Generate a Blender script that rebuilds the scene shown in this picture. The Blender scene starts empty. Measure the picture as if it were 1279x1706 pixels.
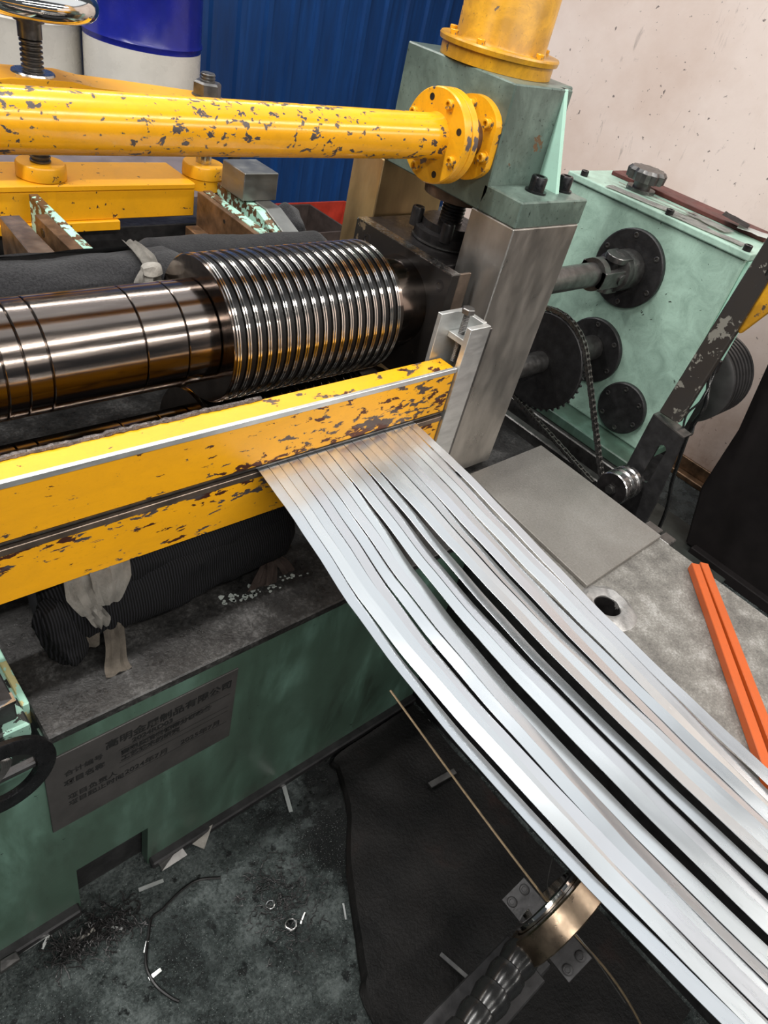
import bpy, bmesh, math, random
from mathutils import Vector, Matrix, noise
random.seed(7)
PI = math.pi
SC = bpy.context.scene
COL = SC.collection

# ------------------------------------------------------------------ camera
cam_d = bpy.data.cameras.new('camera')
cam = bpy.data.objects.new('camera', cam_d)
COL.objects.link(cam)
cam_d.sensor_fit = 'VERTICAL'
cam_d.sensor_height = 36.0
cam_d.lens = 36.0 * 1186 / 1706
cam_d.clip_start = 0.02
cam_d.clip_end = 100
R3 = Matrix(((0.74058911, 0.2927558, -0.60483205),
             (-0.63730698, 0.5913321, -0.49413173),
             (0.21299668, 0.75141227, 0.62450942)))
mw = R3.to_4x4()
mw.translation = Vector((0, 0, 1.9035))
cam.matrix_world = mw
SC.camera = cam

# ------------------------------------------------------------------ world
w = bpy.data.worlds.new('hall_daylight')
SC.world = w
w.use_nodes = True
bg = w.node_tree.nodes['Background']
bg.inputs[0].default_value = (0.80, 0.90, 1.0, 1)
bg.inputs[1].default_value = 0.10

# ------------------------------------------------------------------ exposure
SC.view_settings.view_transform = 'Standard'
SC.view_settings.look = 'None'
SC.view_settings.gamma = 1
SC.view_settings.use_curve_mapping = False
SC.view_settings.exposure = -0.32

# ------------------------------------------------------------------ tube lamps of the hall, then added fill lights
def area(name, loc, target, sx, sy, power, col=(1, 1, 1)):
    d = bpy.data.lights.new(name, 'AREA')
    d.shape = 'RECTANGLE'
    d.size = sx
    d.size_y = sy
    d.energy = power
    d.color = col
    o = bpy.data.objects.new(name, d)
    COL.objects.link(o)
    o.location = loc
    v = Vector(target) - Vector(loc)
    # local X kept along the world X
    z = -v.normalized()
    x = Vector((1, 0, 0))
    y = z.cross(x).normalized()
    x = y.cross(z)
    o.matrix_world = Matrix((x, y, z)).transposed().to_4x4()
    o.matrix_world.translation = Vector(loc)
    return o
area('tube_or_fill_row', (1.5, -1.6, 4.3), (1.5, -1.6, 0), 9.0, 0.16, 330, (1.0, 0.97, 0.92))
area('tube_or_fill_row', (1.5, -5.5, 4.3), (1.5, -5.0, 0), 9.0, 0.16, 520, (1.0, 0.97, 0.92))
area('tube_or_fill_row', (-1.2, 1.3, 4.3), (-1.0, 1.3, 0), 4.5, 0.16, 260, (1.0, 0.98, 0.95))  # added row, no known lamp; overhead light for the deck
area('tube_or_fill_row', (0.5, 4.0, 4.3), (0.9, 3.0, 0), 6.0, 0.16, 150, (1.0, 0.98, 0.95))  # added row, no known lamp; brightens the upper faces
area('strip_reflection_panel', (3.3, 1.8, 4.9), (2.9, 1.5, 0), 4.6, 4.2, 72, (0.93, 0.97, 1.0))  # added unseen panel, gives the strips a bright area to mirror

# ------------------------------------------------------------------ materials
def newmat(name):
    m = bpy.data.materials.new(name)
    m.use_nodes = True
    nt = m.node_tree
    b = nt.nodes['Principled BSDF']
    return m, nt, b
def nd(nt, t, **k):
    n = nt.nodes.new(t)
    for a, v in k.items():
        if a.startswith('i_'):
            n.inputs[a[2:].replace('_', ' ')].default_value = v
        else:
            setattr(n, a, v)
    return n
def ln(nt, a, b):
    nt.links.new(a, b)
def coords(nt, scale=(1, 1, 1)):
    tc = nd(nt, 'ShaderNodeTexCoord')
    mp = nd(nt, 'ShaderNodeMapping')
    mp.inputs['Scale'].default_value = scale
    ln(nt, tc.outputs['Object'], mp.inputs['Vector'])
    return mp.outputs['Vector']
def noi(nt, vec, scale, detail=4, rough=0.6, dist=0.0):
    n = nd(nt, 'ShaderNodeTexNoise')
    n.inputs['Scale'].default_value = scale
    n.inputs['Detail'].default_value = detail
    n.inputs['Roughness'].default_value = rough
    n.inputs['Distortion'].default_value = dist
    ln(nt, vec, n.inputs['Vector'])
    return n.outputs['Fac']
def ramp(nt, fac, stops, interp='LINEAR'):
    r = nd(nt, 'ShaderNodeValToRGB')
    r.color_ramp.interpolation = interp
    e = r.color_ramp.elements
    while len(e) < len(stops):
        e.new(0.5)
    for i, (p, c) in enumerate(stops):
        e[i].position = p
        e[i].color = c if len(c) == 4 else (*c, 1)
    ln(nt, fac, r.inputs['Fac'])
    return r.outputs['Color']
def mix(nt, fac, a, b):
    m = nd(nt, 'ShaderNodeMix')
    m.data_type = 'RGBA'
    for v, s in ((fac, 0), (a, 6), (b, 7)):
        if hasattr(v, 'links'):
            ln(nt, v, m.inputs[s])
        elif s == 0:
            m.inputs[s].default_value = v
        else:
            m.inputs[s].default_value = (*v, 1)
    return m.outputs[2]
def mth(nt, op, a, b=0.0, clamp=False):
    m = nd(nt, 'ShaderNodeMath')
    m.operation = op
    m.use_clamp = clamp
    for i, v in enumerate((a, b)):
        if hasattr(v, 'links'):
            ln(nt, v, m.inputs[i])
        else:
            m.inputs[i].default_value = v
    return m.outputs[0]
def bump(nt, b, h, strength=0.3, dist=0.002):
    n = nd(nt, 'ShaderNodeBump')
    n.inputs['Strength'].default_value = strength
    n.inputs['Distance'].default_value = dist
    ln(nt, h, n.inputs['Height'])
    ln(nt, n.outputs['Normal'], b.inputs['Normal'])
    return n

def plain(name, col, metal=0.0, rough=0.5, var=0.25, scale=12, bmp=0.0, stretch=(1, 1, 1), coat=0.0):
    m, nt, b = newmat(name)
    v = coords(nt, stretch)
    f = noi(nt, v, scale, 5)
    dark = tuple(c * (1 - var) for c in col)
    lite = tuple(min(1, c * (1 + var)) for c in col)
    c = ramp(nt, f, [(0.3, dark), (0.7, lite)])
    ln(nt, c, b.inputs['Base Color'])
    b.inputs['Metallic'].default_value = metal
    r = ramp(nt, noi(nt, v, scale * 2.3, 3), [(0.3, (max(0, rough - .08),) * 3), (0.7, (min(1, rough + .1),) * 3)])
    ln(nt, r, b.inputs['Roughness'])
    if coat:
        b.inputs['Coat Weight'].default_value = coat
        b.inputs['Coat Roughness'].default_value = 0.12
    if bmp:
        bump(nt, b, noi(nt, v, scale * 6, 4), bmp, 0.002)
    return m

def chipped(name, paint, under, thresh=0.62, scale=30, grad=None, grime=0.35, under_rough=0.45,
            paint_rough=0.32, grime_col=(0.05, 0.035, 0.02), second=None, stretch=(1, 1, 1), gmetal=0.6, gst=(0.38, 0.68)):
    """paint with hard-edged chips showing the metal; grad=(axis, a, b, amount) wears one end more"""
    m, nt, b = newmat(name)
    v = coords(nt, stretch)
    f1 = noi(nt, v, scale, 6, 0.62, 0.3)
    big = noi(nt, v, scale * 0.16, 3, 0.5)
    f = mth(nt, 'ADD', f1, mth(nt, 'MULTIPLY', mth(nt, 'SUBTRACT', big, 0.5), 0.35))
    for g in (grad if isinstance(grad, list) else [grad] if grad else []):
        ax, a, bb, amt = g
        sp = nd(nt, 'ShaderNodeSeparateXYZ')
        tc = nd(nt, 'ShaderNodeTexCoord')
        ln(nt, tc.outputs['Object'], sp.inputs[0])
        mr = nd(nt, 'ShaderNodeMapRange')
        mr.inputs['From Min'].default_value = a
        mr.inputs['From Max'].default_value = bb
        mr.inputs['To Min'].default_value = 0
        mr.inputs['To Max'].default_value = amt
        ln(nt, sp.outputs[ax], mr.inputs['Value'])
        f = mth(nt, 'ADD', f, mr.outputs[0])
    mask = ramp(nt, f, [(thresh, (0, 0, 0)), (thresh + 0.012, (1, 1, 1))])
    gr = noi(nt, v, scale * 0.22, 6, 0.7, 0.6)
    fine = noi(nt, v, scale * 5, 4, 0.7)
    pc = mix(nt, mth(nt, 'MULTIPLY', ramp(nt, gr, [(gst[0], (0, 0, 0)), (gst[1], (1, 1, 1))]), grime), paint,
             tuple(p * 0.45 + g * 0.55 for p, g in zip(paint, grime_col)))
    pc = mix(nt, mth(nt, 'MULTIPLY', ramp(nt, fine, [(0.6, (0, 0, 0)), (0.72, (1, 1, 1))]), grime * 0.8), pc, grime_col)
    uc = under
    if second:
        uc = mix(nt, ramp(nt, noi(nt, v, scale * 0.4, 4), [(0.47, (0, 0, 0)), (0.53, (1, 1, 1))]), under, second)
    c = mix(nt, mask, pc, uc)
    ln(nt, c, b.inputs['Base Color'])
    ln(nt, mth(nt, 'MULTIPLY', mask, gmetal), b.inputs['Metallic'])
    rr = mix(nt, mask, (paint_rough,) * 3, (under_rough,) * 3)
    ln(nt, rr, b.inputs['Roughness'])
    h = mth(nt, 'ADD', mth(nt, 'MULTIPLY', mask, -1.0), mth(nt, 'MULTIPLY', noi(nt, v, scale * 2.5, 3), 0.25))
    bump(nt, b, h, 0.35, 0.0012)
    return m

YEL = (0.78, 0.36, 0.008)
M_yel_pipe = chipped('yellow_paint_chipped', YEL, (0.085, 0.072, 0.070), 0.600, 85, grime=0.3, paint_rough=0.2, stretch=(0.75, 1, 1))
M_yel_beam = chipped('yellow_paint_worn_beam', YEL, (0.12, 0.09, 0.08), 0.655, 48, grad=[(0, -0.25, 0.60, 0.13), (2, 0.065, 0.0, 0.06)],
                     grime=0.22, second=(0.10, 0.035, 0.022), stretch=(0.6, 1, 1.5))
M_yel_low = chipped('yellow_paint_worn_lower', YEL, (0.10, 0.035, 0.022), 0.635, 42, grad=[(2, -0.02, 0.045, 0.17), (0, -0.3, -0.7, 0.04)],
                    grime=0.25, second=(0.13, 0.11, 0.11), stretch=(0.6, 1, 1.6))
M_yel_fl = chipped('yellow_paint_flange', YEL, (0.13, 0.11, 0.11), 0.625, 38, grime=0.5, gst=(0.4, 0.66))
M_yel_rear = chipped('yellow_paint_rear_frame', YEL, (0.10, 0.06, 0.04), 0.67, 46, grime=0.25)
M_yel_tube = chipped('yellow_paint_grimy', (0.72, 0.36, 0.015), (0.14, 0.10, 0.07), 0.68, 40, gst=(0.33, 0.6), grime=1.1,
                     grime_col=(0.16, 0.07, 0.01))
GRN = (0.36, 0.60, 0.47)
M_grn_head = chipped('green_enamel_head', (0.155, 0.21, 0.178), (0.13, 0.065, 0.03), 0.70, 20, grime=1.35, grime_col=(0.012, 0.02, 0.017), gmetal=0.1, gst=(0.36, 0.62))
M_grn_box = chipped('green_enamel_gearbox', (0.40, 0.58, 0.48), (0.03, 0.04, 0.03), 0.70, 60, grime=0.75, grime_col=(0.05, 0.10, 0.07), gmetal=0.1)
M_grn_bed0 = chipped('green_enamel_bed', (0.058, 0.105, 0.078), (0.010, 0.012, 0.010), 0.69, 40, gst=(0.34, 0.62), grime=1.1, grime_col=(0.03, 0.045, 0.03), gmetal=0.1)
def bed_mat():
    m, nt, b = newmat('green_enamel_bed_oil_washed')
    v = coords(nt)
    tilt = nd(nt, 'ShaderNodeMapping')
    tilt.inputs['Rotation'].default_value = (0, 0.55, 0)
    tilt.inputs['Scale'].default_value = (1.0, 1.0, 0.28)
    ln(nt, v, tilt.inputs['Vector'])
    st = noi(nt, tilt.outputs['Vector'], 9, 5, 0.6, 0.3)
    c = ramp(nt, st, [(0.34, (0.034, 0.052, 0.038)), (0.52, (0.062, 0.112, 0.083)), (0.70, (0.125, 0.225, 0.18))])
    c = mix(nt, mth(nt, 'MULTIPLY', ramp(nt, noi(nt, v, 3.2, 4, 0.6), [(0.40, (0, 0, 0)), (0.62, (1, 1, 1))]), 0.8), c, (0.05, 0.085, 0.062))
    ch = noi(nt, coords(nt, (1.0, 1.0, 2.2)), 55, 4, 0.7, 0.4)
    c = mix(nt, ramp(nt, ch, [(0.685, (0, 0, 0)), (0.695, (1, 1, 1))]), c, (0.010, 0.014, 0.012))
    ln(nt, c, b.inputs['Base Color'])
    ln(nt, ramp(nt, st, [(0.3, (0.30,) * 3), (0.7, (0.45,) * 3)]), b.inputs['Roughness'])
    bump(nt, b, noi(nt, v, 30, 4), 0.25, 0.002)
    return m
M_grn_bed = bed_mat()
M_grn_rust = chipped('green_flakes_on_rust', (0.40, 0.68, 0.55), (0.16, 0.09, 0.045), 0.49, 40, grime=0.3, gmetal=0.5)
M_rust = plain('rust_brown_steel', (0.17, 0.10, 0.055), 0.55, 0.42, 0.55, 22, 0.2)
M_brown_plate = plain('oiled_brown_plate', (0.22, 0.17, 0.135), 0.8, 0.38, 0.4, 16, 0.1)
M_steel_post = plain('ground_steel_post', (0.50, 0.475, 0.44), 0.9, 0.34, 0.28, 5, 0.02, (2, 2, 0.8))
M_post_gold = plain('ground_steel_goldish', (0.52, 0.36, 0.18), 0.85, 0.38, 0.25, 6, 0.02, (2, 2, 0.7))
M_alu = plain('milled_light_steel', (0.62, 0.63, 0.62), 0.8, 0.38, 0.18, 12, 0.06, (1, 1, 3))
M_dark = plain('black_oily_steel', (0.022, 0.020, 0.020), 0.4, 0.35, 0.5, 25, 0.3)
M_black = plain('black_steel', (0.035, 0.034, 0.035), 0.5, 0.42, 0.4, 30, 0.2)
M_gun = plain('gunmetal', (0.16, 0.155, 0.15), 0.9, 0.36, 0.35, 30, 0.1)
M_steel = plain('bright_steel', (0.55, 0.54, 0.53), 1.0, 0.25, 0.2, 30, 0.05)
M_chrome = plain('chrome', (0.8, 0.78, 0.75), 1.0, 0.08, 0.06, 8)
M_bronze = plain('warm_worn_ring', (0.30, 0.225, 0.16), 1.0, 0.32, 0.5, 14, 0.1)
M_rubber = plain('black_rubber_ring', (0.006, 0.0055, 0.0055), 0.0, 0.34, 0.3, 30)
M_rubber.node_tree.nodes['Principled BSDF'].inputs['Specular IOR Level'].default_value = 0.25
M_orange = chipped('orange_paint', (0.47, 0.085, 0.014), (0.3, 0.2, 0.12), 0.76, 30, grime=0.25)
M_bolt = plain('black_oxide_screw', (0.03, 0.03, 0.032), 0.8, 0.3, 0.3, 60)
M_ybolt = chipped('yellow_painted_screw', YEL, (0.2, 0.16, 0.12), 0.60, 60, grime=0.5)
M_cube = plain('ground_grey_steel', (0.27, 0.27, 0.255), 0.85, 0.36, 0.2, 10, 0.05, (1, 1, 2))
M_hose = plain('black_hose', (0.014, 0.014, 0.014), 0.1, 0.22, 0.3, 20)
M_wire = plain('dull_brass_wire', (0.36, 0.27, 0.17), 0.9, 0.4, 0.2, 60)
M_rag = plain('grey_rag', (0.25, 0.235, 0.21), 0, 0.95, 0.35, 30, 0.8)
M_rag_brown = plain('brown_rag', (0.13, 0.11, 0.088), 0, 0.95, 0.35, 30, 0.8)
M_rag_dark = plain('reddish_rag', (0.07, 0.05, 0.042), 0, 0.95, 0.35, 30, 0.8)
M_paper = plain('grey_card', (0.40, 0.39, 0.36), 0, 0.8, 0.4, 20, 0.2)
M_red = plain('red_plastic', (0.42, 0.045, 0.025), 0, 0.45, 0.3, 8)
M_white = plain('white_plastic', (0.75, 0.75, 0.72), 0, 0.4, 0.1, 8)
M_barrel_w = plain('cream_white_drum_paint', (0.66, 0.63, 0.57), 0, 0.28, 0.08, 6)
M_barrel_b = plain('deep_blue_drum_paint', (0.012, 0.018, 0.24), 0, 0.22, 0.2, 6)
M_text = plain('black_print', (0.006, 0.006, 0.006), 0, 0.6, 0.1, 20)

M_cab0 = plain('flat_black', (0.006, 0.006, 0.006), 0.0, 0.7, 0.3, 8)  # one even near-black, used on the rear base rail
def strip_mat():
    m, nt, b = newmat('slit_steel_strip')
    v = coords(nt, (60, 0.8, 1))
    f = noi(nt, v, 6, 3)
    oi = nd(nt, 'ShaderNodeObjectInfo')
    c = ramp(nt, oi.outputs['Random'], [(0, (0.60, 0.63, 0.66)), (0.5, (0.74, 0.77, 0.78)), (1, (0.66, 0.66, 0.68))])
    c = mix(nt, mth(nt, 'MULTIPLY', f, 0.3), c, (0.6, 0.62, 0.65))
    ln(nt, c, b.inputs['Base Color'])
    b.inputs['Metallic'].default_value = 0.92
    v2 = coords(nt, (8, 1.2, 1))
    ln(nt, ramp(nt, noi(nt, v2, 3, 4), [(0.3, (0.22,) * 3), (0.7, (0.30,) * 3)]), b.inputs['Roughness'])
    bump(nt, b, noi(nt, coords(nt, (6, 1.6, 1)), 1.2, 1), 0.2, 0.004)
    return m
M_strip = strip_mat()

def arbor_mat():
    m, nt, b = newmat('oiled_arbor_steel')
    v = coords(nt, (1, 1, 1))
    f = noi(nt, coords(nt, (1.5, 12, 12)), 2, 4)
    c = ramp(nt, f, [(0.3, (0.15, 0.115, 0.10)), (0.55, (0.24, 0.20, 0.175)), (0.8, (0.32, 0.26, 0.22))])
    ln(nt, c, b.inputs['Base Color'])
    b.inputs['Metallic'].default_value = 1.0
    ln(nt, ramp(nt, noi(nt, coords(nt, (2, 30, 30)), 3, 4), [(0.3, (0.12,) * 3), (0.7, (0.24,) * 3)]), b.inputs['Roughness'])
    b.inputs['Coat Weight'].default_value = 0.4
    b.inputs['Coat Roughness'].default_value = 0.08
    return m
M_arbor = arbor_mat()
M_knife = plain('polished_knife_edge', (0.74, 0.70, 0.66), 1.0, 0.14, 0.08, 30)

def bed_top_mat(name, c0, c1, c2, sc=90, rough=0.38, metal=0.35, blot=9):
    m, nt, b = newmat(name)
    v = coords(nt)
    f = noi(nt, v, sc, 5, 0.75)
    g = noi(nt, v, blot, 5, 0.65)
    h = mth(nt, 'ADD', mth(nt, 'MULTIPLY', f, 0.5), mth(nt, 'MULTIPLY', g, 0.5))
    ln(nt, ramp(nt, h, [(0.35, c0), (0.52, c1), (0.68, c2)]), b.inputs['Base Color'])
    b.inputs['Metallic'].default_value = metal
    ln(nt, ramp(nt, g, [(0.3, (rough - .1,) * 3), (0.7, (rough + .15,) * 3)]), b.inputs['Roughness'])
    bump(nt, b, f, 0.6, 0.002)
    return m
M_bedtop = bed_top_mat('oily_bed_top', (0.008, 0.008, 0.008), (0.035, 0.034, 0.033), (0.12, 0.118, 0.115), 120, 0.32)
M_deck = bed_top_mat('worn_deck_steel', (0.09, 0.085, 0.08), (0.22, 0.21, 0.19), (0.46, 0.45, 0.43), 170, 0.5, 0.4, 15)
M_cover = bed_top_mat('grey_cover_plate', (0.17, 0.155, 0.14), (0.24, 0.225, 0.205), (0.30, 0.29, 0.27), 160, 0.42, 0.5, 3)

def floor_mat():
    m, nt, b = newmat('oil_wet_floor')
    v = coords(nt)
    f = noi(nt, v, 130, 5, 0.75)
    g = noi(nt, v, 7, 6, 0.7)
    k = noi(nt, v, 26, 4, 0.6)
    h = mth(nt, 'ADD', mth(nt, 'MULTIPLY', f, 0.4), mth(nt, 'MULTIPLY', g, 0.6))
    c = ramp(nt, h, [(0.38, (0.008, 0.010, 0.010)), (0.5, (0.045, 0.056, 0.054)), (0.62, (0.15, 0.175, 0.17))])
    blob = ramp(nt, k, [(0.60, (0, 0, 0)), (0.66, (1, 1, 1))])
    c = mix(nt, blob, c, (0.010, 0.012, 0.012))
    ln(nt, c, b.inputs['Base Color'])
    b.inputs['Specular IOR Level'].default_value = 0.9
    ln(nt, ramp(nt, g, [(0.3, (0.16,) * 3), (0.7, (0.38,) * 3)]), b.inputs['Roughness'])
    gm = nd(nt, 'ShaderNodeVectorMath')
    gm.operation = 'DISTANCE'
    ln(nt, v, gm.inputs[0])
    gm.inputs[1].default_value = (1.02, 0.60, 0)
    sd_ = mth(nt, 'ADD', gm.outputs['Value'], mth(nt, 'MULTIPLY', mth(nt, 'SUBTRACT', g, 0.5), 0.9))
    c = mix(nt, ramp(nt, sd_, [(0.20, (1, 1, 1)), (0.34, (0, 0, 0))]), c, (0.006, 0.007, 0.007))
    painted_glint = noi(nt, v, 330, 2, 0.5)  # pale grit specks that also paint wet sparkle into the colour
    c = mix(nt, ramp(nt, painted_glint, [(0.66, (0, 0, 0)), (0.70, (1, 1, 1))]), c, (0.30, 0.33, 0.32))
    ln(nt, c, b.inputs['Base Color'])
    hh = mth(nt, 'ADD', f, mth(nt, 'MULTIPLY', k, 0.8))
    bump(nt, b, hh, 1.0, 0.011)
    return m
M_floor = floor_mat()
def sheet_mat():
    m, nt, b = newmat('oily_rubber_sheet')
    v = coords(nt)
    f = noi(nt, v, 90, 5, 0.7)
    g = noi(nt, v, 5, 5, 0.6)
    ln(nt, ramp(nt, g, [(0.35, (0.003, 0.003, 0.003)), (0.6, (0.010, 0.009, 0.0085)), (0.75, (0.022, 0.013, 0.011))]), b.inputs['Base Color'])
    b.inputs['Roughness'].default_value = 0.5
    bump(nt, b, mth(nt, 'ADD', f, mth(nt, 'MULTIPLY', g, 2.0)), 0.7, 0.004)
    return m
M_sheet = sheet_mat()

def plaster_mat():
    m, nt, b = newmat('stained_pink_plaster')
    v = coords(nt)
    g = noi(nt, v, 1.6, 5, 0.6)
    c = ramp(nt, g, [(0.35, (0.74, 0.59, 0.51)), (0.6, (0.86, 0.73, 0.66))])
    s = noi(nt, coords(nt, (1, 1.0, 0.35)), 9, 6, 0.75, 1.2)
    c = mix(nt, mth(nt, 'MULTIPLY', ramp(nt, s, [(0.60, (0, 0, 0)), (0.70, (1, 1, 1))]), 0.45), c, (0.16, 0.13, 0.12))
    d = noi(nt, v, 42, 3, 0.5)
    c = mix(nt, mth(nt, 'MULTIPLY', ramp(nt, d, [(0.70, (0, 0, 0)), (0.73, (1, 1, 1))]), 0.8), c, (0.10, 0.08, 0.08))
    # dirt splashed up from the floor
    sp = nd(nt, 'ShaderNodeSeparateXYZ')
    tc = nd(nt, 'ShaderNodeTexCoord')
    ln(nt, tc.outputs['Object'], sp.inputs[0])
    mr = nd(nt, 'ShaderNodeMapRange')
    mr.inputs['From Min'].default_value = 0.9
    mr.inputs['From Max'].default_value = 0.0
    ln(nt, sp.outputs[2], mr.inputs['Value'])
    dirt = mth(nt, 'MULTIPLY', mr.outputs[0], noi(nt, v, 6, 6, 0.7), True)
    c = mix(nt, mth(nt, 'MULTIPLY', dirt, 1.2, True), c, (0.28, 0.14, 0.07))
    ln(nt, c, b.inputs['Base Color'])
    b.inputs['Roughness'].default_value = 0.85
    bump(nt, b, noi(nt, v, 25, 5), 0.3, 0.004)
    return m
M_plaster = plaster_mat()
def blue_mat():
    m, nt, b = newmat('blue_painted_sheet')
    v = coords(nt, (3, 1, 0.35))
    g = noi(nt, v, 4, 5, 0.65)
    c = ramp(nt, g, [(0.33, (0.009, 0.040, 0.14)), (0.55, (0.009, 0.055, 0.20)), (0.72, (0.012, 0.075, 0.27))])
    ln(nt, c, b.inputs['Base Color'])
    b.inputs['Roughness'].default_value = 0.42
    return m
M_blue = blue_mat()
def felt_mat():
    m, nt, b = newmat('charcoal_felt')
    v = coords(nt)
    f = noi(nt, v, 220, 4, 0.8)
    ln(nt, ramp(nt, f, [(0.3, (0.006, 0.006, 0.007)), (0.7, (0.032, 0.032, 0.034))]), b.inputs['Base Color'])
    b.inputs['Roughness'].default_value = 0.95
    b.inputs['Sheen Weight'].default_value = 0.15
    bump(nt, b, f, 0.8, 0.003)
    return m
M_felt = felt_mat()
def rib_cloth_mat():
    m, nt, b = newmat('ribbed_black_cloth')
    v = coords(nt)
    wv = nd(nt, 'ShaderNodeTexWave')
    wv.wave_type = 'BANDS'
    wv.bands_direction = 'X'
    wv.inputs['Scale'].default_value = 60
    wv.inputs['Distortion'].default_value = 1.5
    ln(nt, v, wv.inputs['Vector'])
    ln(nt, ramp(nt, wv.outputs['Fac'], [(0.2, (0.004, 0.004, 0.004)), (0.8, (0.013, 0.013, 0.015))]), b.inputs['Base Color'])
    b.inputs['Roughness'].default_value = 0.85
    bump(nt, b, wv.outputs['Fac'], 0.6, 0.003)
    return m
M_ribcloth = rib_cloth_mat()

for m_, sv in ((M_sheet, .22), (M_ribcloth, .1), (M_felt, .1), (M_cab0, .1), (M_bedtop, .5)):
    m_.node_tree.nodes['Principled BSDF'].inputs['Specular IOR Level'].default_value = sv
# ------------------------------------------------------------------ mesh helpers
def V(*a):
    return Vector(a)
def box(bm, lo, hi, bev=0.0, seg=1):
    lo, hi = Vector(lo), Vector(hi)
    g = bmesh.ops.create_cube(bm, size=1)
    vs = g['verts']
    c, s = (lo + hi) / 2, hi - lo
    for v in vs:
        v.co = Vector((v.co.x * s.x, v.co.y * s.y, v.co.z * s.z)) + c
    if bev:
        es = list({e for v in vs for e in v.link_edges})
        bmesh.ops.bevel(bm, geom=es, offset=bev, segments=seg, profile=0.5, affect='EDGES')
def basis(d):
    d = Vector(d).normalized()
    u = d.orthogonal().normalized() if abs(d.z) > 0.9 else Vector((0, 0, 1)).cross(d).normalized()
    return d, u, d.cross(u)
def lathe(bm, o, d, prof, n=32, a0=0.0, ref=None):
    """prof: list of (t along d, radius)"""
    o = Vector(o)
    d, u, v = basis(d)
    rings = []
    for t, r in prof:
        if r < 1e-6:
            rings.append([bm.verts.new(o + d * t)])
        else:
            rings.append([bm.verts.new(o + d * t + (u * math.cos(a0 + 2 * PI * k / n) + v * math.sin(a0 + 2 * PI * k / n)) * r) for k in range(n)])
    for a, b in zip(rings, rings[1:]):
        if len(a) == 1 and len(b) == 1:
            continue
        for k in range(n):
            k2 = (k + 1) % n
            if len(a) == 1:
                bm.faces.new((a[0], b[k2], b[k]))
            elif len(b) == 1:
                bm.faces.new((a[k], a[k2], b[0]))
            else:
                bm.faces.new((a[k], a[k2], b[k2], b[k]))
def cyl(bm, a, b, r, n=24, ch=0.0):
    a, b = Vector(a), Vector(b)
    L = (b - a).length
    if ch:
        lathe(bm, a, b - a, [(0, 0), (0, r - ch), (ch, r), (L - ch, r), (L, r - ch), (L, 0)], n)
    else:
        lathe(bm, a, b - a, [(0, 0), (0, r), (L, r), (L, 0)], n)
def tube(bm, pts, r, n=8, cap=True):
    pts = [Vector(p) for p in pts]
    rs = r if isinstance(r, (list, tuple)) else [r] * len(pts)
    rings = []
    up = None
    for i, p in enumerate(pts):
        t = (pts[min(i + 1, len(pts) - 1)] - pts[max(i - 1, 0)]).normalized()
        if up is None:
            up = t.orthogonal().normalized()
        up = (up - t * up.dot(t))
        up = up.normalized() if up.length > 1e-5 else t.orthogonal().normalized()
        w_ = t.cross(up)
        rings.append([bm.verts.new(p + (up * math.cos(2 * PI * k / n) + w_ * math.sin(2 * PI * k / n)) * rs[i]) for k in range(n)])
    for a, b in zip(rings, rings[1:]):
        for k in range(n):
            bm.faces.new((a[k], a[(k + 1) % n], b[(k + 1) % n], b[k]))
    if cap:
        bm.faces.new(rings[0][::-1])
        bm.faces.new(rings[-1])
def prism(bm, poly, off, bev=0.0):
    """closed polygon (3D points) swept by the vector off"""
    off = Vector(off)
    a = [bm.verts.new(Vector(p)) for p in poly]
    b = [bm.verts.new(Vector(p) + off) for p in poly]
    n = len(poly)
    fs = [bm.faces.new(a), bm.faces.new(b[::-1])]
    for k in range(n):
        fs.append(bm.faces.new((a[k], b[k], b[(k + 1) % n], a[(k + 1) % n])))
    if bev:
        es = list({e for f in fs for e in f.edges})
        bmesh.ops.bevel(bm, geom=es, offset=bev, segments=1, affect='EDGES')
def smooth_pts(pts, k=6):
    pts = [Vector(p) for p in pts]
    out = []
    for i in range(len(pts) - 1):
        p0, p1, p2, p3 = pts[max(i - 1, 0)], pts[i], pts[i + 1], pts[min(i + 2, len(pts) - 1)]
        for j in range(k):
            t = j / k
            out.append(0.5 * ((2 * p1) + (p2 - p0) * t + (2 * p0 - 5 * p1 + 4 * p2 - p3) * t * t + (3 * p1 - p0 - 3 * p2 + p3) * t ** 3))
    out.append(pts[-1])
    return out
def link_mesh(name, bm, mat, parent=None, smooth=False, org=None):
    """bm is in world coordinates"""
    bmesh.ops.recalc_face_normals(bm, faces=bm.faces[:])
    if parent is not None:
        po = Vector(parent['_o'])
    else:
        po = Vector((0, 0, 0))
    if org is None:
        xs = [v.co for v in bm.verts]
        org = Vector((sum(c.x for c in xs), sum(c.y for c in xs), sum(c.z for c in xs))) / max(1, len(xs))
    org = Vector(org)
    for v in bm.verts:
        v.co -= org
    me = bpy.data.meshes.new(name)
    bm.to_mesh(me)
    bm.free()
    me.materials.append(mat)
    if smooth:
        me.shade_smooth()
        try:
            me.set_sharp_from_angle(angle=math.radians(35))
        except Exception:
            pass
    o = bpy.data.objects.new(name, me)
    COL.objects.link(o)
    o.parent = parent
    o.location = org - po
    o['_o'] = list(org)
    return o
def part(name, mat, parent, fn, smooth=False, org=None, label=None, kind=None):
    bm = bmesh.new()
    fn(bm)
    o = link_mesh(name, bm, mat, parent, smooth, org)
    if label:
        o['label'] = label
    if kind:
        o['kind'] = kind
    return o
def thing(name, label, cat, loc, group=None):
    o = bpy.data.objects.new(name, None)
    COL.objects.link(o)
    o.empty_display_size = 0.05
    o.location = loc
    o['_o'] = list(loc)
    o['label'] = label
    o['category'] = cat
    if group:
        o['group'] = group
    return o
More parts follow.
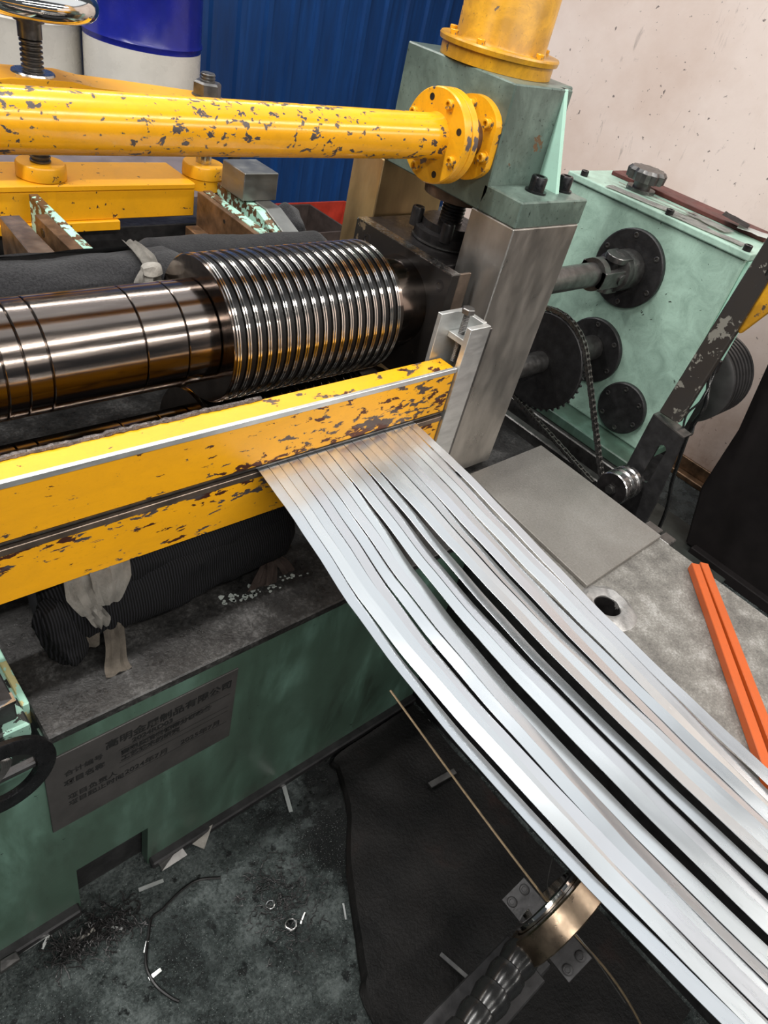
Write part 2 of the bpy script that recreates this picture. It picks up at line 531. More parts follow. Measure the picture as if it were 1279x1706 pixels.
def single(name, mat, fn, label, cat, group=None, smooth=False, org=None):
    o = part(name, mat, None, fn, smooth, org)
    o['label'] = label
    o['category'] = cat
    if group:
        o['group'] = group
    return o
def struct(name, mat, fn, smooth=False, org=(0, 0, 0)):
    o = part(name, mat, None, fn, smooth, org)
    o['kind'] = 'structure'
    return o
_cap = {}
def cap_screw(parent, p, d, r, h, mat, name='cap_screw', washer=False):
    """socket head screw standing on p along d"""
    p = Vector(p)
    def f(bm):
        if washer:
            cyl(bm, p - Vector(d).normalized() * 0.001, p + Vector(d).normalized() * h * 0.12, r * 1.35, 24)
        lathe(bm, p - Vector(d).normalized() * 0.002, d, [(0, 0), (0, r), (h * 0.9, r), (h, r * 0.88), (h, r * 0.55), (h * 0.55, r * 0.5), (h * 0.55, 0)], 20)
    return part(name, mat, parent, f, True)
def hexa(bm, p, d, r, h):
    lathe(bm, p, d, [(0, 0), (0, r), (h * 0.85, r), (h, r * 0.86), (h, 0)], 6)
def threaded(bm, a, b, r, pitch, n=14, depth=0.12):
    a, b = Vector(a), Vector(b)
    L = (b - a).length
    k = max(2, int(L / pitch))
    prof = [(0, 0)]
    for i in range(k):
        prof += [(i * L / k, r * (1 - depth)), ((i + .25) * L / k, r), ((i + .6) * L / k, r), ((i + .85) * L / k, r * (1 - depth))]
    prof += [(L, r * (1 - depth)), (L, 0)]
    lathe(bm, a, b - a, prof, n)

# ================================================================== SETTING
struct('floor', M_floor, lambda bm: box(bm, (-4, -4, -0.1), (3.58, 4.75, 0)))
# corrugated blue back wall: sheets with folded ribs
wb = struct('wall_back', M_blue, lambda bm: box(bm, (-1.0, 4.66, 0), (6.2, 4.75, 3.2)))
def sheet(x0, n, pitch):
    def f(bm):
        pr = []
        for i in range(n):
            x = x0 + i * pitch
            pr += [(x, 0), (x + pitch * .70, 0), (x + pitch * .76, -.028), (x + pitch * .94, -.028)]
        pr.append((x0 + n * pitch, 0))
        prism(bm, [(x, 4.650 + y, 0) for x, y in pr] + [(x, 4.655 + y, 0) for x, y in pr[::-1]], (0, 0, 3.2))
    return f
for i in range(8):
    part('cladding_sheet', M_blue, wb, sheet(-0.6 + i * 0.80, 4, 0.20))
struct('wall_right', M_plaster, lambda bm: box(bm, (3.58, -4, 0), (3.75, 3.15, 3.2)))
struct('trim_1', M_rust, lambda bm: (box(bm, (3.52, -4, 0), (3.58, 3.15, 0.03), 0.004), box(bm, (3.565, -4, 0.03), (3.58, 3.15, 0.10), 0.003)))
def floor_plate(bm):
    box(bm, (2.02, 0.42, 0.0), (3.16, 1.9, 0.02), 0.003)
single('floor_plate', plain('greenish_floor_plate', (0.05, 0.055, 0.05), 0.3, 0.4, 0.4, 9, 0.3), floor_plate,
       'dark greenish steel plate on the floor between deck and pink wall', 'floor plate')

# ================================================================== MACHINE BED
bed = thing('machine_bed', 'green enamelled slitter bed with oily black top and a printed grey plate', 'machine bed', (0.95, 1.1, 0))
def bed_body(bm):
    # front wall with the two openings at its foot
    poly = [(-0.5, 0), (0.215, 0), (0.215, 0.19), (0.382, 0.19), (0.382, 0.0), (1.30, 0), (1.30, 0.727), (0.19, 0.727), (0.19, 0.66), (-0.5, 0.66)]
    prism(bm, [(x, 0.738, z) for x, z in poly], (0, 0.03, 0))
part('front_wall', M_grn_bed, bed, bed_body)
def bed_inner(bm):
    box(bm, (0.20, 0.775, 0.0), (1.29, 2.10, 0.70))  # black box close behind the wall stands in for shade in the opening
    box(bm, (1.29, 0.93, 0.0), (1.79, 2.10, 0.70))
part('frame', M_black, bed, bed_inner)
part('top_plate', M_bedtop, bed, lambda bm: box(bm, (0.193, 0.728, 0.722), (1.79, 2.10, 0.745), 0.003))
part('foot_rail', M_black, bed, lambda bm: (box(bm, (-0.5, 0.716, 0.0), (0.21, 0.742, 0.028), 0.004), box(bm, (0.386, 0.716, 0.0), (1.30, 0.742, 0.028), 0.004)), label='oily foot rail')
def deck(bm):
    # slab with a round hole near the cover plate
    outer = [(1.297, -1.1), (1.79, -1.1), (1.79, 0.93), (1.297, 0.93)]
    cx, cy, r, n = 1.401, 0.379, 0.034, 32
    ring = [(cx + r * math.cos(2 * PI * k / n), cy + r * math.sin(2 * PI * k / n)) for k in range(n)]
    for z in (0.721, 0.7455):
        vs = [bm.verts.new((x, y, z)) for x, y in outer]
        rs = [bm.verts.new((x, y, z)) for x, y in ring]
        es = [bm.edges.new((vs[i], vs[(i + 1) % 4])) for i in range(4)] + [bm.edges.new((rs[i], rs[(i + 1) % n])) for i in range(n)]
        bmesh.ops.triangle_fill(bm, use_beauty=True, edges=es)
        if z == 0.721:
            v0, r0 = vs, rs
    for i in range(4):
        bm.faces.new((v0[i], v0[(i + 1) % 4], vs[(i + 1) % 4], vs[i]))
    for i in range(n):
        bm.faces.new((r0[i], r0[(i + 1) % n], rs[(i + 1) % n], rs[i]))
part('deck_plate', M_deck, bed, deck, label='grey worn steel deck with a welded round socket')
part('deck_side', M_black, bed, lambda bm: (box(bm, (1.305, -1.1, 0.0), (1.325, 0.74, 0.72)), box(bm, (1.76, -1.1, 0.0), (1.78, 0.80, 0.72))))
def sock(bm):
    lathe(bm, (1.401, 0.379, 0.60), (0, 0, 1), [(0, 0.034), (0.152, 0.034), (0.155, 0.04), (0.156, 0.056), (0.148, 0.070), (0.1445, 0.078), (0.0, 0.045), (0, 0.034)], 40)
    for v in bm.verts:
        if v.co.z > 0.70:
            v.co.z += 0.004 * noise.noise(v.co * 45)
            v.co.x += 0.004 * noise.noise(v.co * 30 + V(9, 0, 0))
part('socket_ring', plain('weld_grey', (0.33, 0.32, 0.31), 0.6, 0.45, 0.4, 40, 0.5), bed, sock, True, label='pale welded ring around the hole')
part('bore_shade_liner', M_dark, bed, lambda bm: (cyl(bm, (1.401, 0.379, 0.60), (1.401, 0.379, 0.66), 0.0335, 32), lathe(bm, (1.401, 0.379, 0.64), (0, 0, 1), [(0, 0.030), (0, .0338), (.108, .0338), (.108, .0325), (0, .030)], 32)), True, label='dark liner standing in for shade in the bore')  # dark liner puts the shade inside the hole into colour
# name plate with its print
npl = part('name_plate', plain('dull_grey_plate', (0.06, 0.056, 0.054), 0.3, 0.5, 0.25, 9, 0.1), bed,
           lambda bm: box(bm, (0.181, 0.7345, 0.412), (0.579, 0.7385, 0.666), 0.001), label='dull grey plate with black Chinese print')
def text(s, x, z, size, parent, bold=False):
    cu = bpy.data.curves.new('print', 'FONT')
    cu.body = s
    cu.size = size
    cu.extrude = 0.0003
    cu.offset = 0.0006 if bold else 0.0002
    o = bpy.data.objects.new('tmp', cu)
    COL.objects.link(o)
    bpy.context.view_layer.update()
    dg = bpy.context.evaluated_depsgraph_get()
    me = bpy.data.meshes.new_from_object(o.evaluated_get(dg))
    bpy.data.objects.remove(o)
    mt = Matrix.Rotation(PI / 2, 4, 'X')
    me.transform(mt)
    me.materials.clear()
    me.materials.append(M_text)
    t = bpy.data.objects.new('lettering', me)
    COL.objects.link(t)
    t.parent = parent
    t.location = Vector((x, 0.7341, z)) - Vector(parent['_o'])
    return t
text('高明金属制品有限公司', 0.292, 0.614, 0.0275, npl, True)
text('2024RD03', 0.345, 0.592, 0.0200, npl, True)
text('合计编号', 0.214, 0.592, 0.0185, npl)
text('高强度精密钢带分切装备', 0.322, 0.568, 0.0180, npl, True)
text('项目名称', 0.212, 0.560, 0.0195, npl, True)
text('工艺技术的研究', 0.322, 0.547, 0.0180, npl, True)
text('项目负责人', 0.216, 0.506, 0.0195, npl)
text('项目起止时间', 0.216, 0.483, 0.0185, npl)
text('2024年7月', 0.328, 0.488, 0.0215, npl)
text('2025年7月', 0.452, 0.488, 0.0215, npl)
def rules(bm):
    for z in (0.587, 0.541, 0.524, 0.482):
        box(bm, (0.318, 0.7340, z), (0.565, 0.7346, z + 0.0009))
part('rule_lines', M_text, npl, rules)
single('cover_plate', M_cover, lambda bm: prism(bm, [(1.405, 0.449, .7456), (1.788, 0.458, .7456), (1.80, 0.925, .7456), (1.455, 0.922, .7456)], (0, 0, 0.012), 0.0015),
       'flat grey steel cover plate lying on the deck at the foot of the post', 'plate')

# ================================================================== POSTS AND HEAD
pf = single('machine_post', M_steel_post, lambda bm: box(bm, (1.322, 0.945, 0.7575), (1.565, 1.077, 1.459), 0.0025),
            'square ground-steel front post under the green head casting', 'post')
pr_ = single('machine_post', M_post_gold, lambda bm: box(bm, (1.322, 1.386, 0.745), (1.565, 1.501, 1.459), 0.0025),
             'brownish steel rear post seen behind the ringed cutter roll', 'post')
head = thing('head_casting', 'grimy green cast head bridging the two steel posts', 'machine head', (1.44, 1.22, 1.459))
def head_body(bm):
    prism(bm, [(1.322, 1.052, 1.712), (1.322, 1.046, 1.50), (1.322, 1.060, 1.459), (1.322, 1.386, 1.459), (1.322, 1.386, 1.712)], (0.20, 0, 0), 0.003)
part('body', M_grn_head, head, head_body)
part('rear_flank', M_grn_head, head, lambda bm: box(bm, (1.515, 1.085, 1.50), (1.566, 1.386, 1.712), 0.003))
part('rib', chipped('green_enamel_bright', (0.42, 0.68, 0.56), (0.05, 0.06, 0.05), 0.78, 30, grime=0.2, gmetal=0.1), head,
     lambda bm: prism(bm, [(1.492, 1.053, 1.712), (1.492, 0.985, 1.512), (1.492, 1.07, 1.512), (1.492, 1.07, 1.712)], (0.012, 0, 0), 0.001), label='bright green edge rib')
def foot(y0, y1):
    return lambda bm: box(bm, (1.322, y0, 1.4595), (1.566, y1, 1.516), 0.003)
part('foot', M_grn_head, head, foot(0.945, 1.06))
part('foot', M_grn_head, head, foot(1.37, 1.50))
cap_screw(head, (1.435, 1.003, 1.516), (0, 0, 1), 0.0185, 0.036, M_bolt, washer=True)
cap_screw(head, (1.538, 1.003, 1.516), (0, 0, 1), 0.0160, 0.036, M_bolt, washer=True)
cap_screw(head, (1.435, 1.44, 1.516), (0, 0, 1), 0.0185, 0.036, M_bolt)
def knobs(bm):
    tube(bm, smooth_pts([(1.566, 1.11, 1.61), (1.60, 1.11, 1.60), (1.605, 1.11, 1.55), (1.566, 1.11, 1.53)], 5), 0.016, 8)
    lathe(bm, (1.56, 1.11, 1.61), (1, 0, 0), [(0, 0), (0, .024), (.03, .024), (.045, .014), (.045, 0)], 12)
part('grease_fitting', M_dark, head, knobs, True)

tower = thing('cylinder_column', 'grimy yellow round column bolted upright on the green head', 'column', (1.44, 1.22, 1.712))
part('base_ring', M_yel_tube, tower, lambda bm: lathe(bm, (1.44, 1.22, 1.7125), (0, 0, 1), [(0, 0), (0, .127), (.026, .127), (.027, .134), (.036, .136), (.040, .134), (.040, 0)], 56), True)
part('tube', M_yel_tube, tower, lambda bm: lathe(bm, (1.44, 1.22, 1.752), (0, 0, 1), [(0, 0), (0, .104), (.006, .101), (0.55, .101), (0.55, 0)], 48), True)
for a in (40, 110, 160, 200, 268, 340):
    cap_screw(tower, (1.44 + .118 * math.cos(math.radians(a)), 1.22 + .118 * math.sin(math.radians(a)), 1.752), (0, 0, 1), 0.009, 0.012, M_ybolt)

# ================================================================== YELLOW CROSS PIPE
pp = thing('cross_pipe', 'long yellow pipe with chipped paint and bolted flange, joining the green head', 'pipe', (0.7, 1.125, 1.589))
PY, PZ = 1.125, 1.589
part('pipe', M_yel_pipe, pp, lambda bm: lathe(bm, (-0.6, PY, PZ), (1, 0, 0), [(0, 0), (0, .0428), (1.785, .0428), (1.80, .047), (1.80, 0)], 48), True)
part('flange', M_yel_fl, pp, lambda bm: lathe(bm, (1.196, PY, PZ), (1, 0, 0), [(0, 0), (0, .088), (.003, .0905), (.019, .0905), (.020, .089), (.020, 0)], 56), True)
part('flange', M_yel_fl, pp, lambda bm: lathe(bm, (1.217, PY, PZ), (1, 0, 0), [(0, 0), (0, .089), (.001, .0905), (.018, .0905), (.020, .088), (.020, 0)], 56), True)
part('neck', M_rust, pp, lambda bm: cyl(bm, (1.236, PY, PZ), (1.305, PY, PZ), 0.043, 32), True)
def small_flange(bm):
    pts = []
    for k in range(48):
        a = 2 * PI * k / 48
        y, z = .083 * math.cos(a), .083 * math.sin(a)
        y = max(-.070, min(.070, y))
        pts.append((1.303, PY + y, PZ + z))
    prism(bm, pts, (0.019, 0, 0), 0.0012)
part('flange', M_yel_fl, pp, small_flange)
for k in range(8):
    a = math.radians(22.5 + 45 * k)
    y, z = PY + .072 * math.cos(a), PZ + .072 * math.sin(a)
    if k % 2 == 0:
        cap_screw(pp, (1.196, y, z), (-1, 0, 0), 0.0095, 0.012, M_ybolt)
    else:
        part('bolt_hole', M_dark, pp, lambda bm: cyl(bm, (1.1955, y, z), (1.20, y, z), 0.0068, 20), True)
for k in range(6):
    a = math.radians(20 + 60 * k)
    cap_screw(pp, (1.303, PY + .062 * math.cos(a), PZ + .064 * math.sin(a)), (-1, 0, 0), 0.0095, 0.016, M_ybolt, washer=True)

# ================================================================== BEARING HOUSING AND SCREW-DOWN
bh = thing('bearing_housing', 'black oily bearing housing between the posts at the cutter roll end', 'bearing housing', (1.42, 1.2, 1.16))
part('block', M_dark, bh, lambda bm: box(bm, (1.262, 1.080, 1.03), (1.56, 1.380, 1.322), 0.002))
part('cover', chipped('black_paint_chipped', (0.012, 0.011, 0.011), (0.22, 0.17, 0.11), 0.68, 30, grime=0.2), bh,
     lambda bm: box(bm, (1.235, 1.005, 1.03), (1.262, 1.345, 1.336), 0.0015))
part('top_edge', M_steel, bh, lambda bm: box(bm, (1.2345, 1.005, 1.3355), (1.262, 1.345, 1.338)), label='bright worn top edge of cover')
part('front_plate', M_brown_plate, bh, lambda bm: box(bm, (1.262, 1.005, 1.03), (1.30, 1.012, 1.337), 0.001))
for y, z in ((1.035, 1.30), (1.30, 1.30), (1.04, 1.07), (1.31, 1.08)):
    cap_screw(bh, (1.235, y, z), (-1, 0, 0), 0.014, 0.003, M_dark)
sd = thing('screw_down', 'black screw-down spindle and round flange under the green head', 'spindle', (1.42, 1.22, 1.322))
part('lower_flange', M_dark, sd, lambda bm: lathe(bm, (1.42, 1.21, 1.322), (0, 0, 1), [(0, 0), (0, .085), (.004, .086), (.028, .086), (.032, .07), (.05, .07), (.05, 0)], 40), True)
part('seal_ring', M_gun, sd, lambda bm: lathe(bm, (1.42, 1.21, 1.325), (0, 0, 1), [(0, .086), (.0, .0895), (.004, .0895), (.004, .086), (0, .086)], 40), True)
part('spindle', M_dark, sd, lambda bm: threaded(bm, (1.42, 1.21, 1.37), (1.42, 1.21, 1.45), 0.03, 0.008), True)
part('upper_flange', plain('rusty_flange', (0.12, 0.08, 0.055), 0.6, 0.4, 0.5, 30, 0.4), sd,
     lambda bm: lathe(bm, (1.42, 1.21, 1.432), (0, 0, 1), [(0, 0), (0, .083), (.022, .085), (.026, .083), (.026, 0)], 40), True)
for y in (1.16, 1.27):
    cap_screw(sd, (1.36, y, 1.345), (0, 0, 1), 0.016, 0.045, M_dark)

# ================================================================== CUTTER ARBOR
AY, AZ = 1.157, 1.208
def make_arbor(label, y, z, group=None):
    ab = thing('slitter_arbor', label, 'cutter roll', (0.7, y, z))
    part('shaft', M_arbor, ab, lambda bm: cyl(bm, (-0.35, y, z), (1.26, y, z), 0.094, 64), True)
    xs = [-0.33, -0.04, 0.30, 0.333, 0.372, 0.538, 0.620, 0.688]
    for a, b in zip(xs, xs[1:]):
        r = 0.1003
        part('spacer', M_arbor, ab, lambda bm: cyl(bm, (a + .0012, y, z), (b - .0012, y, z), r, 96, 0.0012), True)
    n, x0, x1 = 19, 0.688, 1.122
    p = (x1 - x0) / n
    # end disc
    part('end_disc', M_arbor, ab, lambda bm: cyl(bm, (x0 + .0005, y, z), (x0 + .006, y, z), 0.1435, 96, 0.001), True, label='plain brown face disc')
    kn = rb = None
    for i in range(n):
        xa = x0 + .006 + i * p
        for dx in (0.0, 0.0052):
            if kn is None:
                kn = part('knife', M_knife, ab, lambda bm: lathe(bm, (xa, y, z), (1, 0, 0), [(0, .095), (0, .1458), (.0006, .1466), (.0030, .1466), (.0036, .1458), (.0036, .095)], 112), True, org=(xa, y, z))
            else:
                c = kn.copy()
                COL.objects.link(c)
                c.parent = ab
                c.location = Vector((xa + dx, y, z)) - Vector(ab['_o'])
        if i == n - 1:
            break
        if rb is None:
            rb = part('rubber_ring', M_rubber, ab, lambda bm: lathe(bm, (xa + .0095, y, z), (1, 0, 0), [(0, .095), (0, .1415), (.001, .1428), (.0116, .1428), (.0126, .1415), (.0126, .095)], 96), True, org=(xa + .0095, y, z))
        else:
            c = rb.copy()
            COL.objects.link(c)
            c.parent = ab
            c.location = Vector((xa + .0095, y, z)) - Vector(ab['_o'])
    part('collar', M_arbor, ab, lambda bm: lathe(bm, (1.123, y, z), (1, 0, 0), [(0, .095), (0, .125), (.02, .125), (.022, .108), (.10, .106), (.112, .106), (.112, .095)], 72), True)
    return ab
make_arbor('dark oiled steel cutter roll with bright double knife rings, above the yellow beam', AY, AZ)
make_arbor('lower cutter roll in the shadow under the upper roll', AY, AZ - 0.297)

# ================================================================== YELLOW GUIDE BEAMS
gb = thing('guide_beam', 'upper yellow guide beam with peeling paint, above the strips', 'guide beam', (0.62, 0.9, 1.067))
part('bar', M_yel_beam, gb, lambda bm: box(bm, (-0.5, 0.8785, 1.067), (1.183, 0.931, 1.180), 0.0015), org=(0.62, 0.9, 1.067))
part('edge_strip', M_alu, gb, lambda bm: box(bm, (-0.5, 0.8755, 1.1705), (1.184, 0.884, 1.1825), 0.001), label='bright ground steel edge strip')
def weld(bm):
    pts = []
    x = 0.02
    while x < 0.70:
        pts.append((x, 0.932 + 0.003 * noise.noise(V(x * 20, 0, 0)), 1.181 + 0.004 * noise.noise(V(x * 30, 3, 0))))
        x += 0.006
    rs = [0.0055 + 0.003 * noise.noise(V(p[0] * 90, 5, 1)) for p in pts]
    tube(bm, pts, rs, 8)
part('weld_bead', plain('weld_bead', (0.12, 0.105, 0.10), 0.9, 0.3, 0.6, 120, 0.6), gb, weld, True)
part('scraper_lip', M_gun, gb, lambda bm: box(bm, (-0.5, 0.8765, 1.0635), (1.183, 0.93, 1.067)))
lbm = thing('guide_beam', 'lower yellow guide beam with rust-brown bare patches, below the strips', 'guide beam', (0.62, 0.9, 0.935))
part('bar', M_yel_low, lbm, lambda bm: prism(bm, [(-0.5, 0.8785, 1.052), (-0.5, 0.931, 1.052), (-0.5, 0.931, 0.935), (-0.5, 0.8785, 0.935)], (1.683, 0, 0), 0.0015), org=(0.62, 0.9, 1.0))
part('edge_strip', M_brown_plate, lbm, lambda bm: box(bm, (-0.5, 0.8765, 1.040), (1.183, 0.90, 1.0535), 0.001))

# bracket that carries the beams at the post
br = thing('channel_bracket', 'pale milled steel channel with an adjusting bolt, holding the beam end', 'bracket', (1.22, 0.91, 0.86))
def chan(bm):
    box(bm, (1.178, 0.878, 0.86), (1.322, 0.944, 1.30))
part('front_flange', M_alu, br, lambda bm: box(bm, (1.186, 0.872, 0.86), (1.252, 0.8865, 1.278), 0.001))
part('rear_flange', M_alu, br, lambda bm: box(bm, (1.150, 0.934, 0.86), (1.252, 0.946, 1.290), 0.001))
part('web', M_alu, br, lambda bm: box(bm, (1.240, 0.8865, 0.86), (1.253, 0.934, 1.280), 0.001))
part('spacer_block', M_gun, br, lambda bm: box(bm, (1.253, 0.915, 0.86), (1.322, 0.946, 1.24), 0.001))
part('cross_plate', M_alu, br, lambda bm: box(bm, (1.188, 0.8865, 1.232), (1.240, 0.934, 1.246), 0.001))
part('adjusting_bolt', M_gun, br, lambda bm: (threaded(bm, (1.207, 0.912, 1.178), (1.207, 0.912, 1.298), 0.0075, 0.0035), hexa(bm, (1.207, 0.912, 1.296), (0, 0, 1), 0.0155, 0.012)))

# ================================================================== STRIPS
zoff = [.931, .938, .924, .921, .919, .922, .917, .945, .942, .958, .978, .970, .963, .963, .956, .951, .946, .957]
gy = [0.96, 0.878, 0.78, 0.69, 0.567, 0.43, 0.28, 0.12, 0.0, -0.15, -0.35, -0.6, -0.9, -1.2]
gl = [0, 0, 0.16, 0.36, 0.66, 0.86, 0.97, 1.0, 1.0, 0.93, 0.80, 0.55, 0.2, -0.2]
gr_ = [0, 0, 0.08, 0.16, 0.32, 0.50, 0.70, 0.88, 1.0, 1.12, 1.24, 1.32, 1.3, 1.2]
SN = 18
PIT = (1.092 - 0.671) / SN
place_words = ['leftmost', 'second from the left', 'third from the left', 'fourth from the left', 'fifth from the left', 'sixth from the left',
               'seventh from the left', 'eighth from the left', 'ninth from the left', 'ninth from the right', 'eighth from the right', 'seventh from the right',
               'sixth from the right', 'fifth from the right', 'fourth from the right', 'third from the right', 'second from the right', 'rightmost']
for i in range(SN):
    t = i / (SN - 1)
    x0 = 0.671 + i * PIT
    rnd = random.Random(i * 13 + 5)
    ph, tw = rnd.random() * 6, (rnd.random() - .5)
    rows = []
    ys = []
    y = 0.96
    while y > -1.2:
        ys.append(y)
        y -= 0.03
    for y in ys:
        for k in range(len(gy) - 1):
            if gy[k] >= y >= gy[k + 1]:
                u = (gy[k] - y) / (gy[k] - gy[k + 1])
                u2 = u * u * (3 - 2 * u) * .3 + u * .7
                g = (gl[k] * (1 - t) + gr_[k] * t) * (1 - u2) + (gl[k + 1] * (1 - t) + gr_[k + 1] * t) * u2
                break
        z = 1.0605 - (1.0605 - zoff[i]) * g
        free = min(1, max(0, (0.86 - y) / 0.5))
        z += 0.0045 * free * math.sin(y * 5 + ph)
        tilt = free * (0.0058 * tw + 0.0022 * math.sin(y * 3.3 + ph))
        lat = free * 0.0012 * math.sin(y * 2.2 + ph * 2)
        rows.append((y, z, tilt, lat))
    def sf(bm):
        wd = PIT - 0.0013
        prev = None
        for y, z, tilt, lat in rows:
            r = [bm.verts.new((x0 + lat, y, z - tilt)), bm.verts.new((x0 + wd + lat, y, z + tilt)),
                 bm.verts.new((x0 + wd + lat, y, z + tilt - .0012)), bm.verts.new((x0 + lat, y, z - tilt - .0012))]
            if prev:
                for k in range(4):
                    bm.faces.new((prev[k], prev[(k + 1) % 4], r[(k + 1) % 4], r[k]))
            else:
                bm.faces.new(r)
            prev = r
        bm.faces.new(prev[::-1])
    single('steel_strip', M_strip, sf, 'narrow bright slit steel strip, %s of those leaving the yellow beams' % place_words[i], 'steel strip',
           'slit steel strips running out of the machine', smooth=True)

# ================================================================== CLOTH-WRAPPED ROLLS
def cloth_roll(bm, a, b, r, lump=0.008, n=36, m=40, sag=0.0, seed=0, fold=0):
    a, b = Vector(a), Vector(b)
    d, u, v = basis(b - a)
    L = (b - a).length
    rings = []
    for i in range(m + 1):
        t = i / m
        e = min(1, min(t, 1 - t) * m / 3.0)
        rr = r * (0.55 + 0.45 * math.sqrt(e))
        ring = []
        for k in range(n):
            an = 2 * PI * k / n
            q = rr + lump * noise.noise(V(t * L * 9 + seed, math.cos(an) * 1.6, math.sin(an) * 1.6)) + lump * 0.4 * noise.noise(V(t * L * 40, math.cos(an) * 4, seed + math.sin(an) * 4))
            q += fold * max(0, math.sin(an * 2 + t * 6 + seed)) ** 6
            ring.append(bm.verts.new(a + d * (L * t) + (u * math.cos(an) + v * math.sin(an)) * q + V(0, 0, -sag * 4 * t * (1 - t))))
        rings.append(ring)
    for p, q in zip(rings, rings[1:]):
        for k in range(n):
            bm.faces.new((p[k], p[(k + 1) % n], q[(k + 1) % n], q[k]))
    bm.faces.new(rings[0][::-1])
    bm.faces.new(rings[-1])
fr = thing('felt_roll', 'charcoal felt wrapped roll behind the plain part of the cutter roll', 'felt roll', (0.4, 1.372, 1.12))
part('felt_wrap', M_felt, fr, lambda bm: cloth_roll(bm, (0.0, 1.372, 1.195), (0.80, 1.372, 1.20), 0.078, 0.007, seed=2, fold=0.004), True)
def felt_layer(bm):
    rows = []
    nx, na = 60, 14
    for i in range(nx + 1):
        x = 0.02 + 0.66 * i / nx
        edge = 1.95 + 0.45 * i / nx * (0.35 + 0.65 * i / nx) + 0.10 * noise.noise(V(x * 14, 0, 3))
        row = []
        for k in range(na + 1):
            a = -0.3 + (PI - edge + 0.3 + 0.55) * k / na
            r = 0.086 + 0.004 * noise.noise(V(x * 10, a * 2, 5)) + (0.004 if k == na else 0)
            row.append(bm.verts.new((x, 1.372 + r * math.cos(a), 1.197 + r * math.sin(a))))
        rows.append(row)
    for a, b in zip(rows, rows[1:]):
        for k in range(na):
            bm.faces.new((a[k], a[k + 1], b[k + 1], b[k]))
    bmesh.ops.solidify(bm, geom=bm.faces[:], thickness=0.005)
part('overlapping_layer', M_felt, fr, felt_layer, True)
single('felt_roll', M_felt, lambda bm: cloth_roll(bm, (0.70, 1.44, 1.19), (1.22, 1.43, 1.185), 0.082, 0.006, seed=7),
       'charcoal felt wrapped roll behind the ringed cutter discs', 'felt roll', smooth=True)
fw = thing('felt_bundle', 'small felt bundle with pale core end, right of the green stop bar', 'felt bundle', (1.2, 1.5, 1.2))
part('felt_wrap', M_felt, fw, lambda bm: cloth_roll(bm, (1.205, 1.535, 1.205), (1.225, 1.64, 1.245), 0.036, 0.006, m=14, seed=3), True)
part('core_end', M_rag, fw, lambda bm: lathe(bm, (1.203, 1.528, 1.203), (-.15, -1, -.35), [(0, 0), (0, .022), (.008, .021), (.009, 0)], 24), True)

lr = thing('wrapped_roll', 'big roll wrapped in black cloth under the lower yellow beam', 'wrapped roll', (0.55, 1.0, 0.746))
part('cloth_wrap', M_ribcloth, lr, lambda bm: cloth_roll(bm, (0.262, 0.925, 0.838), (0.80, 0.945, 0.838), 0.088, 0.010, seed=4, fold=0.008), True)
part('upper_fold', M_ribcloth, lr, lambda bm: cloth_roll(bm, (0.36, 0.905, 0.890), (0.80, 0.915, 0.893), 0.040, 0.006, seed=9, fold=0.004), True)
part('end_flap', M_ribcloth, lr, lambda bm: cloth_roll(bm, (0.262, 0.875, 0.90), (0.29, 0.848, 0.765), 0.030, 0.012, m=14, seed=12), True)

def rag(bm, pts, widths, thick=0.003, wob=0.004, seed=0, nx=7):
    """hanging piece of cloth along pts, each row with a side vector"""
    pts = smooth_pts(pts, 5)
    n = len(pts)
    rows = []
    for i, p in enumerate(pts):
        t = i / (n - 1)
        k = t * (len(widths) - 1)
        j = min(int(k), len(widths) - 2)
        wv = Vector(widths[j]).lerp(Vector(widths[j + 1]), k - j)
        tang = (pts[min(i + 1, n - 1)] - pts[max(i - 1, 0)]).normalized()
        nr = tang.cross(wv).normalized()
        rows.append([bm.verts.new(p + wv * (q / (nx - 1) - .5) + nr * wob * math.sin(q * 1.9 + t * 3 + seed) + nr * wob * .6 * noise.noise(V(q, t * 6, seed))) for q in range(nx)])
    for a, b in zip(rows, rows[1:]):
        for q in range(nx - 1):
            bm.faces.new((a[q], a[q + 1], b[q + 1], b[q]))
    bmesh.ops.solidify(bm, geom=bm.faces[:], thickness=thick)
rg = thing('rag_tie', 'grey rag tied over the felt behind the plain cutter roll', 'rag', (0.66, 1.30, 1.25))
part('cloth_tail', M_rag, rg, lambda bm: rag(bm, [(0.665, 1.40, 1.292), (0.672, 1.335, 1.282), (0.668, 1.295, 1.255), (0.665, 1.275, 1.215)], [(.03, 0, 0), (.04, .01, 0), (.03, 0, 0), (.05, 0, 0)], seed=1), True)
part('cloth_tail', M_rag, rg, lambda bm: rag(bm, [(0.66, 1.31, 1.275), (0.645, 1.285, 1.262), (0.64, 1.262, 1.235), (0.65, 1.255, 1.21)], [(.02, 0, 0), (.05, .01, 0), (.04, 0, .01), (.02, 0, 0)], seed=4), True)
part('knot', M_rag, rg, lambda bm: cloth_roll(bm, (0.645, 1.298, 1.272), (0.685, 1.298, 1.272), 0.014, 0.006, n=14, m=8, seed=3), True)
rg = thing('rag_tie', 'pale grey rag stuffed between lower yellow beam and cloth-wrapped roll', 'rag', (0.33, 0.87, 0.9))
part('cloth_tail', M_rag, rg, lambda bm: rag(bm, [(0.378, 0.885, 0.938), (0.37, 0.858, 0.920), (0.36, 0.840, 0.885)], [(.075, 0, 0), (.07, 0, 0), (.03, 0, 0)], seed=1), True)
part('cloth_tail', M_rag, rg, lambda bm: rag(bm, [(0.322, 0.885, 0.936), (0.318, 0.858, 0.912), (0.325, 0.838, 0.880)], [(.05, 0, 0), (.055, 0, 0), (.035, 0, 0)], seed=2), True)
